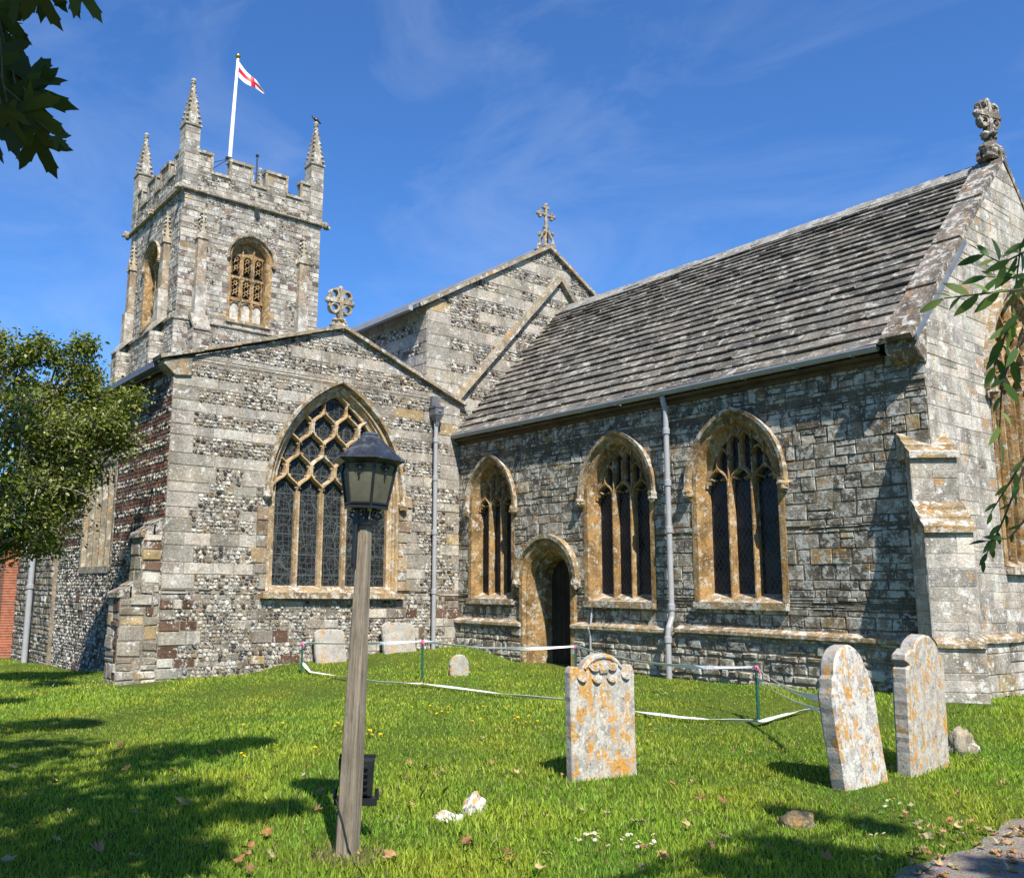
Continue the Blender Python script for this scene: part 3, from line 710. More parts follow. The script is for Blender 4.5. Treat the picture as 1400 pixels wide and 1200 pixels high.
# --- chancel roof of stone slates
def roof_slates():
    mb = MB(); y0, z0, y1, z1 = -.21, EAVE+.10, AXIS, RIDGE; L = math.hypot(y1-y0, z1-z0); cs, sn = (y1-y0)/L, (z1-z0)/L
    rows = []; d = 0; k = 0; nR = 24
    ex = [.36-.20*i/nR for i in range(nR)]; sc_ = L/sum(ex); ex = [e*sc_ for e in ex]
    for i, e in enumerate(ex):
        x = .0+U(-.25, 0)
        while x < 10.6:
            w = U(.30, .75)*(1.1-.4*i/nR); xb = min(x+w, 10.6); xa = max(x, .02)
            if xb-xa > .05:
                th = U(.03, .048); lift = U(.004, .034); dd = U(-.02, .012); col = jit(random.choice(((.155, .142, .12), (.175, .16, .135), (.135, .125, .108), (.19, .172, .145), (.115, .106, .092))), .2)
                a, b = d-e*.06+dd, d+e*1.12
                def P(x, s, hgt, f=1): return (x, y0+s*cs-hgt*sn, z0+s*sn+hgt*cs)
                hb, ht = .045+lift, .012; g = .004; s1, s2 = U(-.012, .012), U(-.012, .012); tw = U(-.008, .008)
                mb.add([P(xa+g, a+s1, hb-th), P(xb-g, a+s2, hb-th), P(xb-g, b, ht-th), P(xa+g, b, ht-th), P(xa+g, a+s1, hb+tw), P(xb-g, a+s2, hb-tw), P(xb-g, b, ht), P(xa+g, b, ht)],
                       [(3, 2, 1, 0), (4, 5, 6, 7), (0, 1, 5, 4), (1, 2, 6, 5), (3, 0, 4, 7)], col)
            x += w
        d += e
    # underlay and north slope
    mb.quad((0, y0+.05, z0-.02), (10.9, y0+.05, z0-.02), (10.9, y1, z1-.06), (0, y1, z1-.06), (.08, .07, .06))
    mb.quad((10.9, 2*AXIS+.42, z0), (0, 2*AXIS+.42, z0), (0, y1, z1), (10.9, y1, z1), (.18, .17, .15))
    return mb
roof = part(roof_slates(), 'chancel_roof', 'slate', label='steep roof of mossy graded stone slates')
mb = MB(); x = .05
while x < 10.5:
    w = U(.42, .56); b_ = min(x+w, 10.52); j = U(-.012, .012)
    mb.add([(x, AXIS-.2, RIDGE-.13+j), (b_-.008, AXIS-.2, RIDGE-.13+j), (b_-.008, AXIS, RIDGE+.10+j), (x, AXIS, RIDGE+.10+j), (b_-.008, AXIS+.2, RIDGE-.13+j), (x, AXIS+.2, RIDGE-.13+j), (x, AXIS, RIDGE-.02), (b_-.008, AXIS, RIDGE-.02)],
           [(0, 1, 2, 3), (3, 2, 4, 5), (0, 3, 5, 6), (1, 7, 4, 2)], (.3, .29, .26)); x += w
ca = [(.33, .31, .28)]
mb.build('ridge_capping', 'slate', roof)
mb = MB(); n = 10; pr = []
for i in range(n+1):
    a = math.pi*(1+i/n); pr.append((-.225+.065*math.cos(a), EAVE+.10+.075*math.sin(a)))
vs = [(x, y, z) for x in (.03, 10.42) for y, z in pr]+[(x, y+(.01 if i < n/2 else -.01), z+.012) for x in (.03, 10.42) for i, (y, z) in enumerate(pr)]
m_ = n+1
mb.add(vs, [(i+1, i, m_+i, m_+i+1) for i in range(n)]+[(2*m_+i, 2*m_+i+1, 3*m_+i+1, 3*m_+i) for i in range(n)]+[tuple(range(m_)), tuple(range(2*m_-1, m_-1, -1))])
mb.box(.03, 10.42, -.301, -.283, EAVE+.09, EAVE+.118)
for x in np.arange(.5, 10.4, .95): mb.box(x, x+.03, -.285, -.15, EAVE+.018, EAVE+.026)
mb.build('gutter', 'gutter', roof)
mb = MB(); mb.box(0, 10.4, -.17, -.02, EAVE-.04, EAVE+.012); mb.box(0, 10.4, -.06, .02, EAVE-.12, EAVE-.042); mb.build('wall_plate', 'timber', roof)
# gable copings
def coping(name, pts, x0, x1, th, mat, n=4, rz=0, step=.05, parent=None, flip=1):
    """slabs running up from pts[0] to pts[1] in (y,z), between x0 and x1"""
    (ya, za), (yb, zb) = pts; mb = MB(); L = math.hypot(yb-ya, zb-za); cy_, cz_ = (yb-ya)/L, (zb-za)/L; ny, nz = -cz_*flip, cy_*flip
    for i in range(n):
        s0, s1 = L*i/n-(.05 if step else 0), L*(i+1)/n-.006
        def P(x, s, h): return (x, ya+cy_*s+ny*h, za+cz_*s+nz*h)
        h0 = th+step; c = jit((.25, .22, .18), .15); xa, xb = x0+U(-.012, .012), x1+U(-.008, .008)
        v8 = [P(xa, s0, step*.9), P(xb, s0, step*.9), P(xb, s1, 0), P(xa, s1, 0), P(xa, s0, h0), P(xb, s0, h0), P(xb, s1, th), P(xa, s1, th)]
        fs = [(3, 2, 1, 0), (4, 5, 6, 7), (0, 1, 5, 4), (1, 2, 6, 5), (2, 3, 7, 6), (3, 0, 4, 7)]
        if flip < 0: fs = [tuple(reversed(f)) for f in fs]
        mb.add(v8, fs, c)
    return part(mb, name, mat, parent=parent)
cpg = coping('gable_coping', [(-.30, EAVE+.10), (AXIS, RIDGE+.02)], 10.55, 11.0, .09, 'copebrown', 4, step=.035)
coping('gable_coping', [(2*AXIS+.30, EAVE+.10), (AXIS, RIDGE+.02)], 10.55, 11.0, .09, 'copebrown', 4, step=.035, flip=-1)
mb = MB(); mb.prism([(-.27, EAVE-.02), (-.16, EAVE-.14), (.02, EAVE-.24), (.1, EAVE+.34), (-.27, EAVE+.1)], .0, .46, bev=.02); mb.xf(Matrix.Rotation(R(90), 4, 'Z')); 
part(mb, 'kneeler', 'copebrown', (11.0, 0, 0))

mb = MB(); mb.add([(11.0, -.30, EAVE+.06), (11.04, -.30, EAVE+.06), (11.04, 1.55, EAVE+.06+1.85*1.018), (11.0, 1.55, EAVE+.06+1.85*1.018), (11.0, -.30, EAVE+.15), (11.04, -.30, EAVE+.15), (11.04, 1.55, EAVE+.15+1.85*1.018), (11.0, 1.55, EAVE+.15+1.85*1.018)], [(4, 5, 6, 7), (0, 1, 5, 4), (1, 2, 6, 5), (2, 3, 7, 6), (3, 2, 1, 0)]); part(mb, 'flashing', 'lead')
# --- chapel
CW = Arch(-3.36, 1.55, 1.56, 3.60, 6.0); CL = 7.12; CEV, CAP, CAY = 6.02, 7.36, -3.36
def cl(z): return -CL if z < CEV else -CL+(z-CEV)/(CAP-CEV)*(CAY+CL)
def cr_(z): return 0 if z < CEV+.05 else -(z-CEV-.05)/(CAP-CEV-.05)*(-CAY)
F = Face(-.35, CAP, cl, cr_, [CW.hole(.05)]); mb = MB(); F.base(mb); F.rows(mb, g_band)
for sg in (-1, 1):   # dressed blocks beside the jambs
    z = 1.6
    while z < 3.7:
        h = U(.2, .34); w = random.choice((.16, .26, .36)); a = CW.c+sg*(CW.a+.055); x0, x1 = (a, a+w) if sg > 0 else (a-w, a)
        stone(mb, [(x0+.004, z+.004), (x1-.004, z+.004), (x1-.004, z+h-.004), (x0+.004, z+h-.004)], .034, .01, jit(random.choice(((.33, .25, .15), (.30, .26, .2), (.24, .18, .12), (.38, .34, .27)))), 1); z += h
part(mb, 'chapel_wall', ['mortar', 'band'], (0, 0, 0), R(90), None, False, 'gable wall of alternating ashlar and flint bands')
window(CH, 'chapel_window', (-5, -3, -.2), R(90), CW, [(.06, .004), (.06, -.02), (.0, -.02), (-.02, .04), (-.045, .04), (-.06, .10), (-.09, .11), (-.10, .25)], (.07, .17, .14), (1.72, .16, .13), 'stained', tracery5, .24, 'hampale', True, 'hampale', label='large window with netlike golden tracery')
# chapel south side wall
SWc = [-4.35, 1.15, 2.05, 4.35]
def sh(z): return (SWc[0]-SWc[1], SWc[0]+SWc[1]) if SWc[2] < z < SWc[3] else None
F = Face(-.75, 6.05, lambda z: -7.5, lambda z: 0, [sh]); mb = MB(); F.base(mb, .15); F.rows(mb, g_south)
part(mb, 'chapel_side_wall', ['mortar_dark', 'south'], (0, -CL, 0), 0, None, False, 'side wall banded in dark red brick and flint')
F = Face(-.75, 6.05, lambda z: -11.4, lambda z: -7.46); mb = MB(); mb.box(-11.4, -7.47, .004, .14, -.75, 6.04); F.base(mb, .15); F.rows(mb, g_plinth)
part(mb, 'chapel_side_wall', ['mortar', 'tower'], (0, -CL-.12, 0), 0, None, False, 'rough stone west end of the side wall')
mb = MB(); c, hw, z0, z1 = SWc; y0 = .16
mb.box(c-hw, c+hw, -.03, .25, z0-.13, z0+.02); mb.box(c-hw-.08, c-hw+.06, -.02, .25, z0, z1); mb.box(c+hw-.06, c+hw+.08, -.02, .25, z0, z1); mb.box(c-hw-.08, c+hw+.08, -.02, .25, z1+.001, z1+.2)
sw = part(mb, 'side_window', 'trim', (0, -CL, 0), label='square headed window with five narrow lights')
t = MB()
for i in range(1, 5):
    x = c-hw+2*hw*i/5; bar(t, seg((x, z0), (x, z1), 3), .13, -.01, .10)
for i in range(5):
    x0 = c-hw+2*hw*i/5; P = arc_head(x0+.04, x0+2*hw/5-.04, z1-.38, .3, 6); bar(t, P, .1, .0, .10); cusps(t, P, .1, -.01, .11, .13)
    t.prism([(x0, z1-.1), (x0+2*hw/5, z1-.1), (x0+2*hw/5, z1+.0), (x0, z1+.0)], .02, .10)
t.build('tracery', 'trim', sw)
g = MB(); g.quad((c-hw, .095, z0), (c+hw, .095, z0), (c+hw, .095, z1), (c-hw, .095, z1)); g.build('glass', 'quarry', sw)
# chapel roof, gutter and copings
mb = MB(); mb.quad((-11, -CL-.15, CEV+.0), (-.1, -CL-.15, CEV+.0), (-.1, CAY, CAP-.05), (-11, CAY, CAP-.05)); mb.quad((-.1, 0, CEV), (-11, 0, CEV), (-11, CAY, CAP-.05), (-.1, CAY, CAP-.05)); mb.box(-11, -.1, -CL-.14, -CL-.1, CEV-.14, CEV-.01)
rf = part(mb, 'chapel_roof', 'lead')
mb = MB(); mb.box(-11, -.35, -CL-.30, -CL-.16, CEV-.10, CEV+.02); mb.build('gutter', 'hopper', rf)
coping('chapel_coping', [(-CL-.25, CEV+.0), (CAY, CAP)], -.35, .12, .07, 'trim', 5, step=.015)
coping('chapel_coping', [(.06, CEV+.03), (CAY, CAP)], -.35, .12, .07, 'trim', 5, step=.015, flip=-1)
mb = MB(); mb.prism([(-CL-.22, CEV-.1), (-CL+.02, CEV-.3), (-CL+.35, CEV-.25), (-CL+.35, CEV+.1), (-CL-.22, CEV+.0)], -.06, .34, bev=.015); mb.xf(Matrix.Rotation(R(90), 4, 'Z')); part(mb, 'kneeler', 'trim')
def g_but(z): return dict(h=U(.16, .3), w=(.15, .5), proud=(.006, .04), bev=.02, gap=.012, j=.018, col=C(((.30, .27, .22), 4, .25), (BROWN, 2, .3), (PALE, 1), ((.22, .19, .15), 3), (WARM, .5)), split=.3)
b = diag_buttress((-.335, -CL, 0), 0, .62, [(-.8, 1.5, .74), (1.5, 2.62, .38)], 'buttress', ['mortar', 'band'], g_but)
b['label'] = 'rough stepped corner buttress with brown capping'
weathering(b, .62, .74, .34, 1.5, 1.78, 2, 'copebrown'); weathering(b, .62, .38, -.05, 2.62, 3.0, 2, 'copebrown')

# --- nave
NY0, NAY, NEV, NAP = -1.0, 2.99, 8.42, 10.78
def nl(z): return NY0 if z < NEV else NY0+(z-NEV)/(NAP-NEV)*(NAY-NY0)
F = Face(5.4, NAP, nl, lambda z: 2*NAY-nl(z)); mb = MB(); F.base(mb); F.rows(mb, g_nave)
part(mb, 'nave_wall', ['mortar', 'band'], (-.03, 0, 0), R(90), None, False, 'nave gable banded in ashlar and flint')
F = Face(5, NEV, lambda z: -18.9, lambda z: 0); mb = MB(); F.base(mb, .5); F.rows(mb, g_nave); part(mb, 'nave_side_wall', ['mortar', 'band'], (-.03, NY0, 0))
mb = MB(); mb.box(-18.9, -.04, 2*NAY-NY0-.3, 2*NAY-NY0, 0, NEV); part(mb, 'rear_wall', 'pale')
mb = MB(); sl_ = (NAP-NEV)/(NAY-NY0)
for sgn in (0, 1):
    ya = NY0-.35 if sgn == 0 else 2*NAY-NY0+.35; za = NEV-.35*sl_+.05
    mb.add([(-18.9, ya, za), (.02, ya, za), (.02, NAY, NAP+.03), (-18.9, NAY, NAP+.03), (-18.9, ya, za+.09), (.02, ya, za+.09), (.02, NAY, NAP+.12), (-18.9, NAY, NAP+.12)], [(0, 1, 2, 3), (7, 6, 5, 4), (0, 4, 5, 1), (1, 5, 6, 2)] if sgn else [(3, 2, 1, 0), (4, 5, 6, 7), (0, 1, 5, 4), (1, 2, 6, 5)])
for x in np.arange(-18, 0, .7): mb.tube([(x, NY0-.35, NEV-.35*sl_+.15), (x, NAY, NAP+.13)], .03, 6)
nr = part(mb, 'nave_roof', 'lead')
mb = MB(); mb.box(-18.9, -.12, NY0-.48, NY0-.36, NEV-.20, NEV-.09); mb.build('gutter', 'gutter', nr)
coping('nave_coping', [(NY0-.25, NEV-.15+.03), (NAY, NAP+.0)], -.28, .08, .09, 'trim', 5, step=.0)
coping('nave_coping', [(2*NAY-NY0+.25, NEV-.15+.03), (NAY, NAP+.0)], -.28, .08, .09, 'trim', 5, step=.0, flip=-1)
# scar of an older steeper roof: raised stone strip
mb = MB()
for (ya, za, yb, zb, fl) in ((-.15, 6.2, 3.36, 10.02, 1), (6.9, 6.2, 3.36, 10.02, -1)):
    L = math.hypot(yb-ya, zb-za); cy_, cz_ = (yb-ya)/L, (zb-za)/L; ny, nz = -cz_*fl, cy_*fl
    for i in range(7):
        s0, s1 = L*i/7, L*(i+1)/7-.008; j = U(-.01, .01)
        q = lambda s, h, x: (x, ya+cy_*s+ny*h, za+cz_*s+nz*h)
        v8 = [q(s0, -.09, -.05), q(s1, -.09, -.05), q(s1, .09, -.05), q(s0, .09, -.05), q(s0, -.07, .12+j), q(s1, -.07, .12+j), q(s1, .09, .10+j), q(s0, .09, .10+j)]
        fs = [(4, 5, 6, 7), (0, 1, 5, 4), (2, 3, 7, 6), (0, 4, 7, 3), (1, 2, 6, 5)]
        mb.add(v8, fs if fl > 0 else [tuple(reversed(f)) for f in fs])
part(mb, 'roof_scar', 'trim', label='raking stone strip left by an older roof')

# --- gable crosses (local plane x,z; front -y)
def ring2d(c, r0, r1, n=16): 
    return [(c[0]+r1*math.cos(2*math.pi*i/n), c[1]+r1*math.sin(2*math.pi*i/n)) for i in range(n)], [(c[0]+r0*math.cos(2*math.pi*i/n), c[1]+r0*math.sin(2*math.pi*i/n)) for i in range(n)]
def annulus(mb, c, r0, r1, y0, y1, n=16):
    A, B = ring2d(c, r0, r1, n); vs = [(x, y0, z) for x, z in A]+[(x, y0, z) for x, z in B]+[(x, y1, z) for x, z in A]+[(x, y1, z) for x, z in B]; fs = []
    for i in range(n):
        j = (i+1) % n; fs += [(i, j, n+j, n+i), (2*n+j, 2*n+i, 3*n+i, 3*n+j), (j, i, 2*n+i, 2*n+j), (n+i, n+j, 3*n+j, 3*n+i)]
    mb.add(vs, fs)
def cross_wheel(H, arm, t):
    """pierced wheel cross: four arms with flared, knobbed ends and a quatrefoil ring"""
    mb = MB(); zc = H-arm; w = .045
    mb.box(-w, w, -t, t, 0, H-.07); mb.box(-arm+.07, -w-.001, -t, t, zc-w, zc+w); mb.box(w+.001, arm-.07, -t, t, zc-w, zc+w)
    for sx in (-1, 1):
        for sz in (-1, 1): annulus(mb, (sx*arm*.45, zc+sz*arm*.45), arm*.23, arm*.35, -t*.8, t*.8, 12)
    for (dx, dz) in ((1, 0), (-1, 0), (0, 1), (0, -1)):
        cx, cz = dx*(arm-.05), zc+dz*(arm-.05)
        mb.blob((cx, 0, cz), .075, 3, .12, 8, 6, sq=(1, .9, 1))
        for s in (-1, 1): mb.blob((cx-dx*.06+dz*s*.10, 0, cz-dz*.06+dx*s*.10), .065, 4+s, .15, 8, 6, sq=(1, .9, 1))
    for s in (-1, 1): mb.blob((s*.1, 0, zc-arm*1.22), .07, 9+s, .25, 8, 6); mb.blob((0, s*.08, zc-arm*1.22), .06, 5+s, .2, 8, 6)
    mb.lathe([(.2, -.08), (.2, .03), (.13, .1), (.09, .18)], 6)
    for s in (-1, 1): mb.blob((s*.16, 0, .06), .08, 19+s, .25, 8, 6)
    return mb
def cross_botonny(H, arm):
    mb = MB(); zc = H-arm; w = .042
    mb.tube([(0, 0, .5), (0, 0, H)], .048, 8); mb.tube([(-arm, 0, zc), (arm, 0, zc)], .045, 8)
    for (dx, dz) in ((1, 0), (-1, 0), (0, 1)):
        cx, cz = dx*(arm-.02), zc+dz*(arm-.02); mb.blob((cx+dx*.02, 0, cz+dz*.02), .06, 3, .1, 8, 6)
        for s in (-1, 1): mb.blob((cx-dx*.06+dz*s*.07, 0, cz-dz*.06+dx*s*.07), .055, 5, .1, 8, 6)
    mb.lathe([(.05, .45), (.09, .48), (.09, .52), (.05, .56)], 8)
    mb.blob((0, 0, .40), .1, 12, .25, 8, 6)
    for sx, sy in ((-1, -1), (1, -1), (1, 1), (-1, 1)): mb.tube([(sx*.17, sy*.13, -.12), (sx*.13, sy*.1, .15), (sx*.03, sy*.02, .42)], [.06, .045, .05], 6); mb.blob((sx*.15, sy*.1, .32), .055, 8+sx, .25, 7, 5)
    mb.box(-.2, .2, -.16, .16, -.14, -.02)
    return mb
part(cross_wheel(.98, .36, .085), 'gable_cross', 'trim', (-.12, CAY, CAP+.03), R(90), label='pierced wheel cross on the chapel gable')
part(cross_botonny(1.15, .29), 'gable_cross', 'trim', (-.1, NAY, NAP+.13), R(90), label='slender cross with knobbed ends on the nave gable')
mb = cross_wheel(1.0, .31, .07)
for k in range(9): mb.blob((U(-.26, .26), U(-.12, .12), U(-.16, .0)), U(.08, .14), k*7, .35, 9, 6)
part(mb, 'gable_cross', 'copebrown', (10.80, AXIS, RIDGE+.24), R(76), label='dark lichened wheel cross on the east gable')

# --- downpipes
def downpipe(name, pts, r, joints, mat='pipe', hop=None, label=None):
    mb = MB(); mb.tube(pts, r, 12)
    for z in joints:
        p0 = [Vector(p) for p in pts]
        for a, b in zip(p0[:-1], p0[1:]):
            if min(a.z, b.z) <= z <= max(a.z, b.z) and abs(a.z-b.z) > .3: k = (z-a.z)/(b.z-a.z); q = a+(b-a)*k; mb.lathe([(r*1.02, -.06), (r*1.32, -.05), (r*1.32, .05), (r*1.02, .06)], 12, tuple(q)); break
    o = part(mb, name, mat, smooth=False, label=label)
    br = MB()
    for z in joints:
        q = Vector(pts[0]); br.box(q.x-.1, q.x+.1, q.y-.012 if not hop else q.y-.08, q.y+.012 if not hop else q.y+.08, z+.06, z+.085) if False else None
    if hop:
        h = MB(); x, y, z = hop
        h.lathe([(.055, -.12), (.07, -.02), (.14, .1), (.15, .12), (.17, .14), (.17, .30), (.19, .31), (.19, .35), (.15, .35), (.14, .2)], 4, (x, y, z), ph=R(45)); h.box(x-.25, x-.05, y-.09, y+.09, z+.36, z+.6)
        h.blob((x+.125, y, z+.22), .035, 2, .05, 8, 6); h.build('hopper', 'hopper', o, (5-0, 3, .2)) if False else h.build('hopper', 'hopper', o)
    return o
downpipe('downpipe', [(6.355, -.215, 5.2), (6.36, -.20, 5.1), (6.365, -.15, 4.95), (6.365, -.14, 1.28), (6.37, -.15, 1.2), (6.39, -.27, 1.02), (6.39, -.29, .9), (6.39, -.29, .05)], .05, (4.55, 3.6, 2.75, 1.38, .82), label='grey downpipe on the chancel wall')
downpipe('downpipe', [(.14, -.82, 5.5), (.14, -.82, .2)], .05, (5.1, 4.2, 2.95, 1.6), hop=(.16, -.82, 5.55), label='grey downpipe with dark hopper on the chapel wall')
downpipe('downpipe', [(-9.0, -CL-.3, 5.9), (-9.0, -CL-.3, -.6)], .075, (4, 1.6), label='grey downpipe on the far side wall')
mb = MB(); mb.tube([(4.33, -.03, 1.36), (4.33, -.09, 1.0), (4.33, -.16, .93), (4.33, -.1, .8), (4.33, -.1, .1)], .02, 8); part(mb, 'cable_conduit', 'pipe')

# ------------------------------------------------------------------ tower
TX, TY, TW = -18.96, -.42, 6.7; SZ, TB = 18.45, 12.8
belE = Arch(3.27, .92, 13.15, 16.05, 16.95, True)
_tf = {'E': ((TX, TY, 0), R(90)), 'S': ((TX-TW, TY, 0), 0), 'W': ((TX-TW, TY+TW, 0), R(-90)), 'N': ((TX, TY+TW, 0), R(180))}
belS = Arch(3.35, .92, 13.15, 16.05, 16.95, True)
tower = None
for kf, (loc, rz) in _tf.items():
    F = Face(TB, SZ, lambda z: 0, lambda z: TW, [(belE if kf == 'E' else belS).hole(.05)] if kf in 'ES' else []); mb = MB(); F.base(mb, .12); 
    if kf in 'ES': F.rows(mb, g_tower2)
    F2 = Face(-.5 if kf in 'NW' else 4, TB, lambda z: -.1, lambda z: TW+.1); m2 = MB(); F2.base(m2, .5)
    if kf in 'ES': F2.rows(m2, g_tower2)
    m2.xf(Matrix.Translation((0, -.1, 0))); o = len(mb.v); mb.v += m2.v; mb.f += [[q+o for q in f] for f in m2.f]; mb.c += m2.c; mb.m += m2.m
    part(mb, 'tower_wall', ['mortar', 'tower'], loc, rz, None, False, 'tower face of mottled stone and flint' if kf in 'ES' else None)
mb = MB()
for kf, (loc, rz) in _tf.items():
    m2 = MB(); string(m2, -.18, TW+.18, TB-.08, .18); m2.xf(Matrix.Translation(loc) @ Matrix.Rotation(rz, 4, 'Z')); o = len(mb.v); mb.v += m2.v; mb.f += [[q+o for q in f] for f in m2.f]; mb.c += m2.c; mb.m += m2.m
part(mb, 'string_course', 'trim')
mb = MB()
for kf, (loc, rz) in _tf.items():
    m2 = MB(); string(m2, -.12, TW+.12, SZ+.05, .16)
    for u in (-.12, TW+.12, 3.35): 
        m2.blob((u, -.22, SZ+.06), .15, int(u*10), .3, 9, 7); m2.blob((u, -.33, SZ+.0), .1, int(u*7), .3, 8, 6)
    m2.xf(Matrix.Translation(loc) @ Matrix.Rotation(rz, 4, 'Z')); o = len(mb.v); mb.v += m2.v; mb.f += [[q+o for q in f] for f in m2.f]; mb.c += m2.c; mb.m += m2.m
part(mb, 'string_course', 'trim')
# parapet with merlons
MER = [(.45, 1.22), (2.08, 3.12), (3.82, 4.86), (5.6, 6.25)]
for kf, (loc, rz) in _tf.items():
    ztop = lambda z: None
    def ph(z):
        return None
    mb = MB()
    gaps = [(1.22, 2.08), (3.12, 3.82), (4.86, 5.6)]
    F = Face(SZ+.17, 20.32, lambda z: .0, lambda z: TW, [(lambda z, a=a, b=b: (a, b) if z > 19.52 else None) for a, b in gaps]); F.base(mb, .2); F.rows(mb, g_tower2)
    # back and tops
    mb.box(.3, TW-.3, .30, .34, SZ+.1, 19.5, (.3, .28, .24), 1)
    for a, b in MER: mb.box(a, b, .03, .34, 19.4, 20.30, (.3, .28, .24), 1)
    for a, b in gaps: mb.box(a-.02, b+.02, .02, .33, 19.3, 19.46, (.3, .28, .24), 1)
    pp = part(mb, 'parapet', ['mortar', 'tower'], loc, rz)
    m2 = MB()
    for a, b in MER:
        m2.box(a-.06, b+.06, -.07, .40, 20.325, 20.46); m2.box(a-.05, a+.06, -.055, .0, 19.64, 20.32); m2.box(b-.06, b+.05, -.055, .0, 19.64, 20.32)
    for a, b in gaps: m2.box(a-.03, b+.03, -.07, .40, 19.5, 19.63)
    m2.build('coping', 'trim', pp)
# pinnacles
def pinnacle():
    mb = MB(); w = .33
    F_ = []
    for rz in (0, 90, 180, 270):
        m2 = MB(); F = Face(0, 2.85, lambda z: -w, lambda z: w); F.base(m2, .6); F.rows(m2, lambda z: dict(h=U(.25, .36), w=(.3, .7), proud=(.003, .014), bev=.012, gap=.01, j=.006, col=C((BEIGE, 4, .2), (PALE, 3), ((.25, .23, .2), 2))))
        m2.xf(Matrix.Rotation(R(rz), 4, 'Z') @ Matrix.Translation((0, -w, 0))); o = len(mb.v); mb.v += m2.v; mb.f += [[q+o for q in f] for f in m2.f]; mb.c += m2.c; mb.m += m2.m
    mb.lathe([(.46, 2.84), (.54, 2.90), (.54, 2.98), (.42, 3.02)], 4, (0, 0, 0), (.3, .27, .21), 1, R(45))
    mb.lathe([(.42, 3.0), (.08, 5.05), (.07, 5.1)], 4, (0, 0, 0), (.32, .29, .23), 1, R(45))
    mb.blob((0, 0, 5.16), .11, 3, .2, 8, 6, (.32, .3, .25), 1); mb.blob((0, 0, 5.02), .10, 4, .2, 8, 6, (.32, .3, .25), 1)
    for k in range(8):
        z = 3.15+k*.24; r = .42*(1-(z-3.0)/2.15)+.03
        for q in range(4):
            a = R(45+90*q); mb.blob((r*math.cos(a), r*math.sin(a), z), .075-.003*k, k*4+q, .3, 7, 5, (.3, .27, .21), 1)
    return mb
pin = pinnacle(); pins = []
for i, (u, v) in enumerate(((.28, .28), (TW-.28, .28), (TW-.28, TW-.28), (.28, TW-.28))):
    o = (part(pin, 'pinnacle', ['mortar', 'tower'], (TX-u, TY+v, SZ+.12)) if i == 0 else None)
    if o is None:
        o = pins[0].copy(); COL.objects.link(o); o.location = (TX-u-5, TY+v-3, SZ+.12-.2)
    pins.append(o)
# set-back buttress shafts with gablets
def shaft():
    mb = MB(); w, p = .2, .3
    mb.box(-w, w, -p, .0, 12.95, 16.35, (.33, .26, .18), 1); mb.box(-w-.05, w+.05, -p-.05, 0, 14.25, 14.33, (.3, .25, .18), 1); mb.box(-w-.04, w+.04, -p-.12, 0, 12.8, 14.25, (.38, .34, .28), 1)
    mb.prism([(-w-.06, 16.35), (w+.06, 16.35), (0, 16.9)], -p-.05, 0, (.33, .28, .2), 1)
    mb.lathe([(.17, 16.5), (.04, 17.7), (.03, 17.75)], 4, (0, -p*.5, 0), (.33, .29, .22), 1, R(45))
    for k in range(5):
        for q in range(4): a = R(45+90*q); r = .17-.026*k+.02; mb.blob((r*math.cos(a), -p*.5+r*math.sin(a), 16.75+k*.2), .055, k+q, .3, 6, 5, (.34, .3, .22), 1)
    mb.blob((0, -p*.5, 17.78), .07, 1, .2, 7, 5, (.34, .3, .22), 1)
    # lower, deeper stage with sloping head
    for (rz, off, l_, r_) in ((0, (0, -.72, 0), -.36, .36), (90, (.36, 0, 0), -.72, 0), (-90, (-.36, 0, 0), 0, .72)):
        m2 = MB(); Fc = Face(4, 12.3, lambda z: l_, lambda z: r_); Fc.base(m2, .6); Fc.rows(m2, g_tower); m2.xf(Matrix.Translation(off) @ Matrix.Rotation(R(rz), 4, 'Z'))
        o = len(mb.v); mb.v += m2.v; mb.f += [[q+o for q in f] for f in m2.f]; mb.c += m2.c; mb.m += m2.m
    mb.add([(-.38, -.78, 12.22), (.38, -.78, 12.22), (.38, -.78, 12.3), (-.38, -.78, 12.3), (-.37, -.3, 13.0), (.37, -.3, 13.0), (.37, 0, 13.0), (-.37, 0, 13.0)], [(0, 1, 2, 3), (3, 2, 5, 4), (4, 5, 6, 7), (1, 6, 5, 2), (0, 3, 4, 7)], (.33, .30, .24), 1)
    return mb
sh0 = None
for kf, u in (('E', .9), ('E', TW-.95), ('S', TW-1.3), ('S', .95)):
    loc, rz = _tf[kf]; M_ = Matrix.Translation(loc) @ Matrix.Rotation(rz, 4, 'Z'); q = M_ @ Vector((u, 0, 0))
    if sh0 is None: sh0 = part(shaft(), 'tower_buttress', ['mortar', 'tower'], (q.x, q.y, 0), rz)
    else:
        o = sh0.copy(); COL.objects.link(o); o.location = (q.x-5, q.y-3, -.2); o.rotation_euler = (0, 0, rz)
